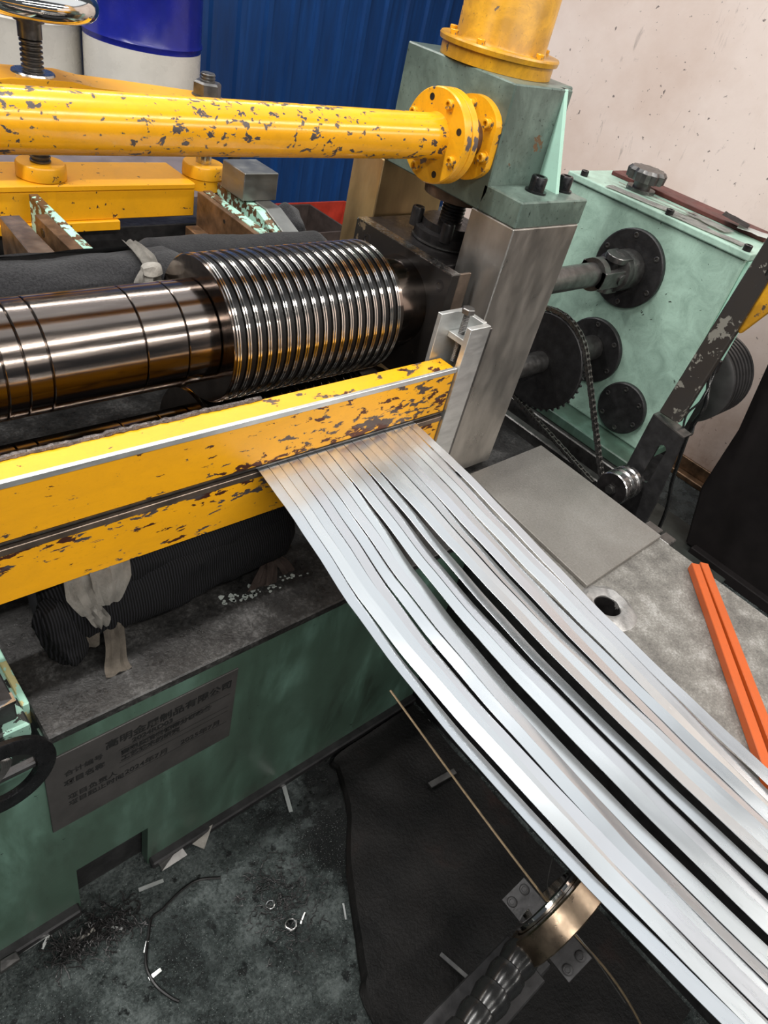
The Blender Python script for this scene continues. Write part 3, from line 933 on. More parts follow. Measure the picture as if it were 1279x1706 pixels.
part('frayed_end', M_rag, rg, lambda bm: rag(bm, [(0.325, 0.845, 0.888), (0.335, 0.832, 0.865), (0.338, 0.832, 0.842)], [(.03, 0, .01), (.035, 0, 0), (.018, 0, 0)], seed=7, wob=.005), True)
rg = thing('rag_tie', 'brownish rag hanging from the wrapped roll onto the black bed top', 'rag', (0.35, 0.82, 0.75))
part('cloth_tail', M_rag_brown, rg, lambda bm: rag(bm, [(0.335, 0.872, 0.862), (0.318, 0.850, 0.832), (0.312, 0.845, 0.78)], [(.028, 0, 0), (.045, 0, 0), (.048, 0, 0)], seed=1), True)
part('cloth_tail', M_rag_brown, rg, lambda bm: rag(bm, [(0.345, 0.872, 0.862), (0.362, 0.848, 0.835), (0.362, 0.832, 0.782), (0.352, 0.812, 0.752), (0.348, 0.790, 0.748)], [(.028, 0, 0), (.04, 0, 0), (.04, 0, 0), (.045, 0, 0), (.05, 0, 0)], seed=5), True)
part('knot', M_rag_brown, rg, lambda bm: cloth_roll(bm, (0.325, 0.868, 0.866), (0.362, 0.868, 0.866), 0.014, 0.006, n=14, m=8, seed=3), True)
rg = thing('rag_tie', 'reddish brown rag with a cord at the right end of the wrapped roll', 'rag', (0.68, 0.86, 0.75))
part('cord', M_rag_brown, rg, lambda bm: tube(bm, smooth_pts([(0.80, 0.93, 0.83), (0.755, 0.895, 0.81), (0.735, 0.88, 0.79)], 5), 0.006, 8), True)
part('cloth_tail', M_rag_dark, rg, lambda bm: rag(bm, [(0.735, 0.885, 0.795), (0.71, 0.865, 0.775), (0.685, 0.845, 0.75)], [(.015, 0, 0), (.035, 0, 0), (.045, 0, .0)], seed=1), True)
part('cloth_tail', M_rag_dark, rg, lambda bm: rag(bm, [(0.737, 0.882, 0.795), (0.73, 0.86, 0.775), (0.715, 0.84, 0.75)], [(.015, 0, 0), (.03, 0, 0), (.03, 0, .0)], seed=6), True)
part('cloth_tail', M_rag_dark, rg, lambda bm: rag(bm, [(0.74, 0.882, 0.795), (0.76, 0.866, 0.78), (0.775, 0.85, 0.752)], [(.015, 0, 0), (.03, 0, 0), (.035, 0, .0)], seed=9), True)

def flakes(bm):
    rr = random.Random(11)
    for k in range(46):
        t = rr.random()
        cx, cy = 0.60 + 0.20 * t + rr.gauss(0, .012), 0.846 - 0.012 * t + rr.gauss(0, .008)
        n_ = rr.randint(5, 7)
        r = rr.choice((.002, .003, .004, .007))
        prism(bm, [(cx + r * rr.uniform(.6, 1.3) * math.cos(2 * PI * q / n_), cy + r * rr.uniform(.6, 1.2) * math.sin(2 * PI * q / n_), .7453) for q in range(n_)], (0, 0, .0008))
fl = single('paint_flakes', plain('pale_flakes', (0.30, 0.33, 0.31), 0, 0.6, 0.3, 20), flakes, 'scatter of pale paint flakes on the black bed top before the wrapped roll', 'paint flakes')
fl['kind'] = 'stuff'

# ================================================================== REAR YELLOW FRAME
rf = thing('rear_frame', 'bright yellow rear frame beam behind the felt rolls', 'frame', (0.62, 1.85, 1.1))
part('front_panel', M_yel_rear, rf, lambda bm: box(bm, (-0.4, 1.800, 1.175), (1.045, 1.820, 1.246), 0.002))
part('top_rail', M_yel_rear, rf, lambda bm: box(bm, (-0.4, 1.796, 1.2465), (1.045, 1.96, 1.2625), 0.003))
part('lower_rail', M_yel_rear, rf, lambda bm: box(bm, (-0.4, 1.790, 1.150), (0.830, 1.820, 1.1745), 0.002))
part('lower_beam', M_black, rf, lambda bm: box(bm, (-0.4, 1.81, 0.745), (1.20, 1.94, 1.150), 0.002))
part('base_rail', M_cab0, rf, lambda bm: box(bm, (-0.4, 1.73, 0.745), (1.20, 1.805, 1.085), 0.003))
for x in (0.665, 1.100):
    part('boss', M_yel_rear, rf, lambda bm: lathe(bm, (x, 1.855, 1.175 if x < 1 else 1.235), (0, 0, 1), [(0, 0), (0, .056), (.088 - (0 if x < 1 else .06), .056), (.0885 - (0 if x < 1 else .06), .053), (.090 - (0 if x < 1 else .06), .053), (.090 - (0 if x < 1 else .06), .057), (.118 - (0 if x < 1 else .06), .056), (.122 - (0 if x < 1 else .06), .053), (.122 - (0 if x < 1 else .06), 0)], 40), True)
sc = thing('screw_jack', 'threaded spindle with a polished chrome handwheel behind the yellow pipe', 'screw jack', (0.665, 1.855, 1.2975))
part('spindle', M_gun, sc, lambda bm: threaded(bm, (0.665, 1.855, 1.296), (0.665, 1.855, 1.560), 0.0235, 0.0095, 20, 0.2), True)
part('sleeve', M_gun, sc, lambda bm: lathe(bm, (0.665, 1.855, 1.55), (0, 0, 1), [(0, 0), (0, .0245), (.030, .0245), (.031, .031), (.066, .032), (.066, 0)], 24), True)
def wheel_rim(bm):
    n, m, Rr, r = 64, 18, 0.118, 0.024
    rg_ = []
    for i in range(n):
        a = 2 * PI * i / n
        rg_.append([bm.verts.new((0.665 + (Rr + r * math.cos(b)) * math.cos(a), 1.855 + (Rr + r * math.cos(b)) * math.sin(a), 1.626 + r * 1.05 * math.sin(b))) for b in [2 * PI * k / m for k in range(m)]])
    for i in range(n):
        for k in range(m):
            bm.faces.new((rg_[i][k], rg_[(i + 1) % n][k], rg_[(i + 1) % n][(k + 1) % m], rg_[i][(k + 1) % m]))
part('handwheel_rim', M_chrome, sc, wheel_rim, True, label='polished chrome rim')
part('handwheel_dish', M_chrome, sc, lambda bm: lathe(bm, (0.665, 1.855, 1.611), (0, 0, 1), [(0, 0), (0, .037), (.009, .060), (.015, .093), (.022, .093), (.013, .055), (.013, 0)], 48), True)
ub = thing('clamp_bridge', 'arched yellow bridge plate behind the pipe, around the threaded spindle', 'bridge plate', (0.665, 1.855, 1.43))
def bridge(bm):
    poly = [(-0.35, 1.463), (0.43, 1.465), (0.55, 1.474), (0.60, 1.483), (0.73, 1.483), (0.785, 1.474), (0.87, 1.470), (1.12, 1.456), (1.12, 1.430), (-0.35, 1.435)]
    prism(bm, [(x, 1.802, z) for x, z in poly], (0, 0.11, 0), 0.002)
part('plate', M_yel_rear, ub, bridge)
part('washer', M_steel, ub, lambda bm: lathe(bm, (0.665, 1.855, 1.483), (0, 0, 1), [(0, 0), (0, .046), (.004, .044), (.004, 0)], 32), True)
part('support', M_yel_rear, ub, lambda bm: box(bm, (-0.34, 1.82, 1.263), (-0.28, 1.90, 1.434)))
st = thing('guide_stud', 'bright steel stud with hex nut rising behind the yellow pipe', 'stud', (1.100, 1.855, 1.2975))
part('rod', M_steel, st, lambda bm: cyl(bm, (1.100, 1.855, 1.297), (1.100, 1.855, 1.465), 0.021, 28), True)
part('hex_nut', M_gun, st, lambda bm: (cyl(bm, (1.100, 1.855, 1.458), (1.100, 1.855, 1.462), .039, 28), hexa(bm, (1.100, 1.855, 1.462), (0, 0, 1), 0.036, 0.033)))
part('threaded_end', M_gun, st, lambda bm: threaded(bm, (1.100, 1.855, 1.493), (1.100, 1.855, 1.514), 0.019, 0.0055, 20), True)

# bars in front of the rear frame
single('guide_bar', M_brown_plate, lambda bm: prism(bm, [(0.488, 1.45, 1.252), (0.538, 1.45, 1.252), (0.540, 1.655, 1.252), (0.498, 1.655, 1.252)], (0, 0, -0.09), 0.002),
       'flat brown oiled bar, leftmost of the bars lying before the yellow rear frame', 'bar')
b2 = thing('guide_bar', 'upright rusty plate with flaking green paint below the threaded spindle', 'bar', (0.60, 1.55, 1.15))
part('plate', M_rust, b2, lambda bm: prism(bm, [(0.573, 1.45, 1.15), (0.573, 1.45, 1.250), (0.573, 1.66, 1.250), (0.573, 1.66, 1.15)], (0.028, 0, 0), 0.001))
part('back_plate', M_grn_rust, b2, lambda bm: prism(bm, [(0.602, 1.45, 1.13), (0.602, 1.45, 1.248), (0.602, 1.77, 1.254), (0.602, 1.77, 1.13)], (0.020, 0, 0), 0.001), label='flaking green back plate')
part('bolt_hole', M_dark, b2, lambda bm: cyl(bm, (0.5722, 1.62, 1.225), (0.575, 1.62, 1.225), 0.010, 20), True)
single('end_cap', plain('green_cap', (0.14, 0.24, 0.19), 0.1, 0.25, 0.4, 14), lambda bm: lathe(bm, (0.425, 1.50, 1.16), (0, 0, 1), [(0, 0), (0, .042), (.05, .042), (.07, .025), (.075, 0)], 28),
       'round green cap at the left edge before the yellow rear frame', 'cap', smooth=True)
single('oil_cup', plain('dark_green_cap', (0.07, 0.12, 0.10), 0.2, 0.25, 0.4, 14), lambda bm: lathe(bm, (0.556, 1.475, 1.17), (0, 0, 1), [(0, 0), (0, .015), (.045, .015), (.055, .010), (.057, 0)], 28),
       'dark green rounded cup between the two left bars', 'cup', smooth=True)
b3 = thing('guide_bar', 'thick rusty plate with flaking green top beside the grey steel block', 'bar', (1.05, 1.6, 1.13))
part('plate', M_rust, b3, lambda bm: prism(bm, [(1.036, 1.45, 1.13), (1.036, 1.45, 1.248), (1.036, 1.77, 1.251), (1.036, 1.77, 1.13)], (0.016, 0, 0), 0.001))
part('painted_edge', M_grn_rust, b3, lambda bm: prism(bm, [(1.0525, 1.45, 1.13), (1.0525, 1.45, 1.250), (1.0525, 1.77, 1.253), (1.0525, 1.77, 1.13)], (0.024, 0, 0), 0.001), label='flaking green edge plate')
part('bolt_hole', M_dark, b3, lambda bm: cyl(bm, (1.0352, 1.63, 1.225), (1.038, 1.63, 1.225), 0.005, 16), True)
part('spacer', M_rust, b3, lambda bm: box(bm, (0.998, 1.48, 1.10), (1.036, 1.76, 1.165), 0.002))
b4 = thing('stop_bar', 'sloping green bar with bare steel face under the grey steel block', 'bar', (1.14, 1.6, 1.13))
part('bar', M_grn_rust, b4, lambda bm: prism(bm, [(1.115, 1.46, 1.13), (1.115, 1.46, 1.215), (1.115, 1.60, 1.262), (1.115, 1.84, 1.262), (1.115, 1.84, 1.13)], (0.024, 0, 0), 0.002))
part('steel_face', M_cube, b4, lambda bm: prism(bm, [(1.139, 1.455, 1.13), (1.139, 1.455, 1.220), (1.139, 1.60, 1.266), (1.139, 1.84, 1.266), (1.139, 1.84, 1.13)], (0.05, 0, 0), 0.002))
single('steel_block', M_cube, lambda bm: box(bm, (1.100, 1.650, 1.2665), (1.205, 1.760, 1.337), 0.002),
       'plain grey ground steel block standing on the green stop bar', 'block')

# ================================================================== GEARBOX
gx = thing('gearbox', 'tall pale green gearbox with black flange covers before the pink wall', 'gearbox', (2.45, 1.15, 0.6))
part('housing', M_grn_box, gx, lambda bm: box(bm, (2.33, 0.815, 0.64), (2.62, 1.50, 1.365), 0.006, 2))
part('lid', M_grn_box, gx, lambda bm: box(bm, (2.318, 0.805, 1.3655), (2.635, 1.515, 1.388), 0.004, 2))
part('side_panel', plain('clean_green_enamel', (0.36, 0.62, 0.50), 0, 0.4, 0.06, 5), gx, lambda bm: box(bm, (2.345, 0.808, 0.655), (2.60, 0.815, 1.36), 0.001), label='clean pale green side')
part('foot', M_grn_bed, gx, lambda bm: box(bm, (2.22, 0.80, 0.60), (2.66, 1.50, 0.64), 0.004))
def rails(bm):
    box(bm, (2.20, 0.80, 0.50), (2.30, 1.52, 0.60), 0.004)
    box(bm, (2.12, 0.82, 0.50), (2.16, 1.52, 0.57), 0.004)
part('foot_rails', M_gun, gx, rails)
part('pedestal', M_black, gx, lambda bm: box(bm, (2.05, 0.80, 0.02), (2.68, 1.55, 0.50)))
def cover(y, z, r, nb, name='flange_cover'):
    c = part(name, M_black, gx, lambda bm: lathe(bm, (2.33, y, z), (-1, 0, 0), [(0, 0), (0, r), (.014, r), (.017, r - .004), (.017, 0)], 48), True)
    for k in range(nb):
        a = 2 * PI * (k + .35) / nb
        cap_screw(c, (2.314, y + (r - .02) * math.cos(a), z + (r - .02) * math.sin(a)), (-1, 0, 0), 0.009, 0.006, M_gun)
    return c
cover(1.157, 1.19, .130, 6)
cover(1.157, .880, .118, 6)
cover(0.955, .752, .095, 6)
for y, z in ((1.46, 1.388), (0.83, 1.388), (1.11, 1.388)):
    cap_screw(gx, (2.335, y, z), (0, 0, 1), 0.013, 0.02, M_dark)
def fcap(bm):
    o, n = V(2.47, 1.31, 1.40), 48
    prof = [(0.0, .030), (.022, .030), (.024, .062), (.052, .064), (.062, .055), (.066, .0)]
    rings = []
    for t, r in prof[:-1]:
        rings.append([bm.verts.new(o + V((r + (0.004 * math.cos(k * 2 * PI / n * 12) if r > .05 else 0)) * math.cos(2 * PI * k / n), (r + (0.004 * math.cos(k * 2 * PI / n * 12) if r > .05 else 0)) * math.sin(2 * PI * k / n), t)) for k in range(n)])
    for a, b in zip(rings, rings[1:]):
        for k in range(n):
            bm.faces.new((a[k], a[(k + 1) % n], b[(k + 1) % n], b[k]))
    bm.faces.new(rings[-1])
    bm.faces.new(rings[0][::-1])
fc = part('filler_cap', M_gun, gx, fcap, True, label='fluted grey filler cap')
part('cap_collar', M_gun, fc, lambda bm: lathe(bm, (2.47, 1.31, 1.388), (0, 0, 1), [(0, 0), (0, .05), (.012, .05), (.012, 0)], 32), True)
part('dark_gasket', plain('dark_red_lid', (0.10, 0.025, 0.02), 0.1, 0.5, 0.4, 12), gx, lambda bm: box(bm, (2.52, 0.86, 1.388), (2.63, 1.47, 1.402), 0.002))
# scraps lying on the gearbox lid
scr = [((2.37, 1.18), .36, .055, .15, 'long grey card strip on the gearbox lid beside the filler cap', 1.3885),
       ((2.36, 0.98), .25, .05, .08, 'grey card strip on the gearbox lid near its right corner', 1.3885),
       ((2.44, 1.02), .16, .06, -.1, 'crumpled light card lying behind the strips on the gearbox lid', 1.393),
       ((2.43, 1.22), .30, .012, .1, 'thin bright rod lying on the gearbox lid', 1.395),
       ((2.52, 0.90), .11, .07, .35, 'pale crumpled wrapper at the right end of the gearbox lid', 1.404),
       ((2.50, 0.965), .09, .075, .3, 'dark square shingle-like scrap propped on the gearbox lid', 1.412)]
for i, ((x, y), L, W_, rot, lab, z) in enumerate(scr):
    def f(bm):
        nn = 8
        for j in range(nn + 1):
            pass
        vs = []
        for j in range(nn + 1):
            row = []
            for k in range(3):
                px, py = (k / 2 - .5) * W_, (j / nn - .5) * L
                q = V(px * math.cos(rot) - py * math.sin(rot) + x, px * math.sin(rot) + py * math.cos(rot) + y,
                      z + .003 + .004 * noise.noise(V(px * 30 + i, py * 30, i)) + (0.012 * (j / nn) if i == 5 else 0))
                row.append(bm.verts.new(q))
            vs.append(row)
        for a, b in zip(vs, vs[1:]):
            for k in range(2):
                bm.faces.new((a[k], a[k + 1], b[k + 1], b[k]))
        bmesh.ops.solidify(bm, geom=bm.faces[:], thickness=0.002)
    single('scrap', [M_paper, M_paper, M_paper, M_steel, M_white, M_black][i], f, lab, 'scrap')

# cardan shaft with universal joint
cs = thing('cardan_shaft', 'grey universal-joint shaft entering the upper gearbox flange', 'drive shaft', (2.0, 1.157, 1.19))
part('shaft', M_gun, cs, lambda bm: cyl(bm, (1.56, 1.157, 1.19), (2.13, 1.157, 1.19), 0.038, 32), True)
def yoke(x0, x1, ang, r=.062):
    def f(bm):
        d = 1 if x1 > x0 else -1
        c, s = math.cos(ang), math.sin(ang)
        lathe(bm, (x0, 1.157, 1.19), (d, 0, 0), [(0, 0), (0, r), (.03, r), (.036, r * .75), (.036, 0)], 32)
        for sg in (-1, 1):
            o = V(0, c, s) * sg * (r * .78)
            u = V(0, -s, c)
            half = r * .55
            poly = []
            for k in range(9):
                a = -PI / 2 + PI * k / 8
                poly.append(V(x1 - d * half + d * half * math.cos(a), 0, 0) + u * half * math.sin(a))
            poly = [V(x0, 0, 0) - u * half] + poly + [V(x0, 0, 0) + u * half]
            poly = [p + V(0, 1.157, 1.19) + o - V(0, c, s) * .010 for p in poly]
            prism(bm, poly, V(0, c, s) * .020, .002)
    return f
part('yoke', M_gun, cs, yoke(2.10, 2.235, 0.10, .052), True)
part('yoke', M_gun, cs, yoke(2.25, 2.165, 0.10 + PI / 2, .066), True)
part('hub', M_gun, cs, lambda bm: lathe(bm, (2.24, 1.157, 1.19), (1, 0, 0), [(0, 0), (0, .062), (.01, .066), (.072, .066), (.072, 0)], 40), True)
def cross_(bm):
    for a in (0.10, 0.10 + PI / 2):
        v = V(0, math.cos(a), math.sin(a)) * .056
        cyl(bm, V(2.205, 1.157, 1.19) - v, V(2.205, 1.157, 1.19) + v, .018, 20)
part('joint_cross', M_gun, cs, cross_, True)
# lower shaft with chain wheel
sp = thing('chain_wheel', 'large dark chain wheel on the lower shaft between post and gearbox', 'chain wheel', (2.0, 1.157, 0.9))
SY, SZ, SR = 1.157, 0.893, 0.168
part('disc', M_black, sp, lambda bm: lathe(bm, (2.0, SY, SZ), (1, 0, 0), [(0, 0), (0, SR - .006), (.004, SR - .002), (.012, SR - .002), (.016, SR - .008), (.016, 0)], 64), True)
def teeth(bm):
    for k in range(44):
        a = 2 * PI * k / 44
        c = V(0, math.cos(a), math.sin(a))
        t = V(0, -math.sin(a), math.cos(a))
        o = V(2.005, SY, SZ)
        prism(bm, [o + c * (SR - .004) - t * .006, o + c * (SR + .006) - t * .002, o + c * (SR + .006) + t * .002, o + c * (SR - .004) + t * .006], (.007, 0, 0))
part('teeth', M_black, sp, teeth, kind='stuff')
part('shaft', M_gun, sp, lambda bm: (cyl(bm, (1.56, SY, SZ), (2.0, SY, SZ), .036, 32), cyl(bm, (2.01, SY, SZ), (2.312, SY, SZ), .045, 32)), True)
# chain: around the wheel, down to the tensioner
ch = thing('drive_chain', 'greasy roller chain running off the chain wheel down to the tension roller', 'chain', (2.01, 0.95, 0.62))
arc = []
CR = SR + .008
PX, PZ_ = 0.775, 0.655
dd = math.hypot(PX - SY, PZ_ - SZ)
base = math.atan2(PZ_ - SZ, PX - SY)
off = math.acos(CR / dd)
a_s, a_e = base % (2 * PI) - off, base + off
for k in range(49):
    a = a_s + ((a_e - 2 * PI if a_e > a_s else a_e) - a_s) * k / 48
    arc.append(V(2.009, SY + CR * math.cos(a), SZ + CR * math.sin(a)))
near = V(2.009, PX, PZ_)
back = V(2.009, 0.80, 0.625)
pts = [near] + arc + [back]
cum = [0]
for a, b in zip(pts, pts[1:]):
    cum.append(cum[-1] + (b - a).length)
def along(s):
    for i in range(len(pts) - 1):
        if cum[i] <= s <= cum[i + 1]:
            return pts[i].lerp(pts[i + 1], (s - cum[i]) / (cum[i + 1] - cum[i]))
    return pts[-1]
LP = 0.0190
nl = int(cum[-1] / LP)
def link_bm(bm, wide):
    w_ = .0085 if wide else .0062
    for sg in (-1, 1):
        poly = []
        for k in range(12):
            a = 2 * PI * k / 12
            poly.append(V(sg * w_ - .001, (LP * .5 * (1 if math.cos(a) > 0 else -1)) + .0068 * math.cos(a), .0068 * math.sin(a)))
        prism(bm, poly, (.002, 0, 0))
    cyl(bm, (-w_, -LP / 2, 0), (w_, -LP / 2, 0), .0045, 8)
    cyl(bm, (-w_, LP / 2, 0), (w_, LP / 2, 0), .0045, 8)
lm = []
M_chain = plain('greasy_chain_steel', (0.24, 0.23, 0.22), 0.9, 0.28, 0.4, 60)
for wide in (0, 1):
    b_ = bmesh.new()
    link_bm(b_, wide)
    bmesh.ops.recalc_face_normals(b_, faces=b_.faces[:])
    me = bpy.data.meshes.new('link')
    b_.to_mesh(me)
    b_.free()
    me.materials.append(M_chain)
    lm.append(me)
for k in range(nl):
    a, b = along(k * LP), along((k + 1) * LP)
    o = bpy.data.objects.new('link', lm[k % 2])
    COL.objects.link(o)
    o.parent = ch
    o.location = (a + b) / 2 - Vector(ch['_o'])
    d = b - a
    o.rotation_euler = (math.atan2(d.z, d.y), 0, 0)
# tensioner
tn = thing('tension_roller', 'bright grooved steel tension roller at the deck edge', 'roller', (2.0, 0.71, 0.68))
TY, TZ = 0.712, 0.680
part('roller', M_steel, tn, lambda bm: lathe(bm, (1.955, TY, TZ), (1, 0, 0), [(0, 0), (0, .053), (.003, .056), (.028, .056), (.032, .050), (.042, .050), (.046, .056), (.062, .056), (.066, .051), (.074, .051), (.078, .056), (.094, .056), (.098, .052), (.098, 0)], 48), True)
part('end_face', M_dark, tn, lambda bm: cyl(bm, (1.9535, TY, TZ), (1.9545, TY, TZ), .0525, 40), True)
part('axle', M_gun, tn, lambda bm: (cyl(bm, (1.94, TY, TZ), (2.068, TY, TZ), .012, 20), hexa(bm, (1.945, TY, TZ), (1, 0, 0), .018, .008)), True)
tb = thing('slotted_bracket', 'black slotted plate bracket carrying the tension roller', 'bracket', (2.08, 0.68, 0.62))
def slotted(bm):
    x = 2.07
    def q(pts):
        prism(bm, [(x, y, z) for y, z in pts], (.012, 0, 0))
    q([(0.592, 0.45), (0.655, 0.45), (0.655, 0.885), (0.626, 0.885), (0.600, 0.66)])
    q([(0.685, 0.45), (0.745, 0.45), (0.748, 0.885), (0.685, 0.885)])
    q([(0.655, 0.45), (0.685, 0.45), (0.685, 0.715), (0.679, 0.705), (0.670, 0.702), (0.661, 0.705), (0.655, 0.715)])
    q([(0.655, 0.885), (0.655, 0.835), (0.661, 0.845), (0.670, 0.849), (0.679, 0.845), (0.685, 0.835), (0.685, 0.885)])
    q([(0.626, 0.885), (0.748, 0.885), (0.748, 0.915), (0.628, 0.902)])
part('slotted_plate', M_black, tb, slotted)
part('top_lip', M_gun, tb, lambda bm: prism(bm, [(2.07, 0.748, 0.9155), (2.07, 0.628, 0.9025), (2.12, 0.628, 0.9025), (2.12, 0.748, 0.9155)], (0, 0, .004)))
part('stem', M_black, tb, lambda bm: box(bm, (2.075, 0.60, 0.02), (2.10, 0.70, 0.46)))
ck = thing('edge_clamp', 'small grey steel clamp at the deck edge below the slotted bracket', 'clamp', (1.83, 0.48, 0.70))
part('block', M_gun, ck, lambda bm: box(bm, (1.802, 0.43, 0.700), (1.850, 0.47, 0.738), .003))
part('block', M_gun, ck, lambda bm: box(bm, (1.805, 0.48, 0.690), (1.865, 0.53, 0.728), .003))
part('tongue', M_black, ck, lambda bm: box(bm, (1.792, 0.44, 0.680), (1.88, 0.52, 0.692), .002))
single('cable_duct', chipped('taped_dark_duct', (0.03, 0.027, 0.026), (0.22, 0.21, 0.18), 0.60, 26, grime=0.4, gmetal=0.2),
       lambda bm: prism(bm, [(2.085, 0.742, 0.925), (2.085, 0.672, 0.925), (2.12, 0.650, 1.64), (2.12, 0.712, 1.64)], (0.03, 0, 0), 0.004),
       'dark taped upright duct crossing in front of the green gearbox', 'duct')
def cable(pts, r, lab, name='cable', m=None):
    single(name, m or M_hose, lambda bm: tube(bm, smooth_pts(pts, 8), r, 8), lab, 'cable', smooth=True)
cable([(2.10, 0.66, 1.45), (2.16, 0.70, 1.25), (2.20, 0.70, 1.08), (2.18, 0.655, 0.98), (2.19, 0.66, 0.88), (2.20, 0.63, 0.70), (2.20, 0.585, 0.52), (2.20, 0.57, 0.03)], 0.0065,
      'thin black cable hanging right of the slotted bracket')
cable([(2.11, 0.66, 1.40), (2.17, 0.715, 1.22), (2.22, 0.70, 1.10), (2.17, 0.67, 1.00), (2.13, 0.675, 0.95), (2.12, 0.655, 0.90), (2.16, 0.64, 0.885), (2.19, 0.655, 0.90)], 0.0035,
      'looped thin black wire tied beside the green gearbox side')
single('tape_knot', M_dark, lambda bm: prism(bm, [(2.24, 0.735, 1.09), (2.24, 0.70, 1.10), (2.24, 0.695, 1.06), (2.24, 0.715, 1.03), (2.24, 0.745, 1.05)], (.02, 0, 0), .003),
       'black tape knot on the hanging cable beside the ribbed motor', 'tape')
mt = thing('motor', 'dark ribbed round motor behind the gearbox right side', 'motor', (2.75, 0.86, 0.5))
def motor_body(bm):
    prof = [(0, 0), (0, .15)]
    for k in range(7):
        t = .01 + k * .026
        prof += [(t, .165), (t + .013, .165), (t + .015, .150), (t + .024, .150)]
    prof += [(.20, .12), (.20, 0)]
    lathe(bm, (2.66, 0.90, 0.83), (1, 0, 0), prof, 56)
part('ribbed_housing', plain('dark_motor_paint', (0.05, 0.047, 0.047), 0.3, 0.4, 0.3, 14), mt, motor_body, True)
part('stand', M_black, mt, lambda bm: box(bm, (2.70, 0.84, 0.02), (2.82, 0.98, 0.70)))
yh = thing('lever', 'yellow flat lever tip at the right edge of the picture', 'lever', (2.12, 0.62, 1.4))
part('blade', M_yel_tube, yh, lambda bm: prism(bm, [(2.12, 0.665, 1.445), (2.12, 0.555, 1.445), (2.12, 0.59, 1.38), (2.12, 0.655, 1.235), (2.12, 0.672, 1.24)], (.02, 0, 0), .003))
part('arm', M_yel_tube, yh, lambda bm: box(bm, (2.12, 0.30, 1.41), (2.14, 0.56, 1.445), .002))
# dark cabinet on the right
cb = thing('dark_cabinet', 'tall near-black cabinet standing at the right before the pink wall', 'cabinet', (3.1, 0.3, 0))
M_cab = plain('near_black_paint', (0.010, 0.008, 0.008), 0.0, 0.7, 0.3, 8)
M_cab.node_tree.nodes['Principled BSDF'].inputs['Specular IOR Level'].default_value = 0.2
def cab(bm):
    prism(bm, [(3.0, 0.66, 0.02), (3.0, 0.735, 0.30), (3.0, 0.72, 0.62), (3.0, 0.79, 1.05), (3.0, 0.80, 1.3), (3.0, -0.8, 1.3), (3.0, -0.8, 0.02)], (0.5, 0, 0), .01)
part('body', M_cab, cb, cab)
part('plinth', M_cab, cb, lambda bm: box(bm, (2.96, -0.8, 0.0), (3.52, 0.62, 0.05), .004))

# ================================================================== ORANGE BARS
def obar(x0, y0, x1, y1, lab, s=.024):
    a, b = V(x0, y0, 0), V(x1, y1, 0)
    d = (b - a).normalized()
    n = V(-d.y, d.x, 0) * s / 2
    single('orange_bar', M_orange, lambda bm: prism(bm, [a + n + V(0, 0, .7465), a - n + V(0, 0, .7465), a - n + V(0, 0, .7465 + s), a + n + V(0, 0, .7465 + s)], b - a, .0015),
           lab, 'bar', 'orange square bars on the deck')
obar(1.757, 0.334, 1.235, -0.160, 'orange square bar on the grey deck, the nearer one to the round socket')
obar(1.785, 0.322, 1.275, -0.175, 'orange square bar on the grey deck, the outer one at the deck edge')

# ================================================================== LEFT CORNER BLOCK AND RING
lb_ = thing('corner_block', 'chipped green and black angular block at the left end of the bed top', 'block', (0.12, 0.8, 0.66))
part('lower_block', chipped('green_chips_on_black', (0.30, 0.50, 0.41), (0.03, 0.032, 0.03), 0.50, 24, grime=0.3, gmetal=0.3), lb_,
     lambda bm: box(bm, (-0.3, 0.752, 0.66), (0.178, 1.05, 0.775), 0.003))
part('upper_block', M_black, lb_, lambda bm: prism(bm, [(-0.3, 0.77, 0.775), (0.165, 0.77, 0.775), (0.165, 0.77, 0.83), (0.12, 0.77, 0.845), (-0.3, 0.77, 0.85)], (0, 0.25, 0), .003))
part('chrome_edge', M_steel, lb_, lambda bm: prism(bm, [(0.02, 0.766, 0.815), (0.166, 0.766, 0.825), (0.166, 0.766, 0.831), (0.02, 0.766, 0.822)], (0, 0.02, 0)))
single('flaked_edge', chipped('yellow_green_flakes', (0.55, 0.50, 0.25), (0.35, 0.60, 0.48), 0.50, 20, grime=0.5, gmetal=0), lambda bm: box(bm, (0.180, 0.80, 0.70), (0.193, 0.95, 0.762), .002),
       'narrow upright edge with yellow and green paint flakes at the bed corner', 'edge')
hk = thing('lifting_ring', 'flat dark steel ring hanging at the left corner of the bed', 'ring', (0.12, 0.70, 0.73))
def flat_ring(bm):
    o = V(0.112, 0.700, 0.752)
    ax = V(0.05, -1, 0.06).normalized()
    lathe(bm, o, ax, [(0, .052), (0, .080), (.002, .083), (.010, .083), (.012, .080), (.012, .052), (0, .052)], 56)
part('ring_plate', M_bolt, hk, flat_ring, True)
part('inner_bar', M_black, hk, lambda bm: box(bm, (0.03, 0.695, 0.735), (0.165, 0.71, 0.75), .003))
def wires(bm):
    for k in range(5):
        tube(bm, smooth_pts([(0.03, 0.70, 0.80 + .004 * k), (0.09, 0.70, 0.815 - .003 * k), (0.115 + .003 * k, 0.695, 0.79), (0.10, 0.69, 0.765 - .003 * k), (0.06, 0.688, 0.77)], 6), .003, 6)
single('wire_coil', M_gun, wires, 'twist of grey wire over the flat ring at the left edge', 'wire', smooth=True)

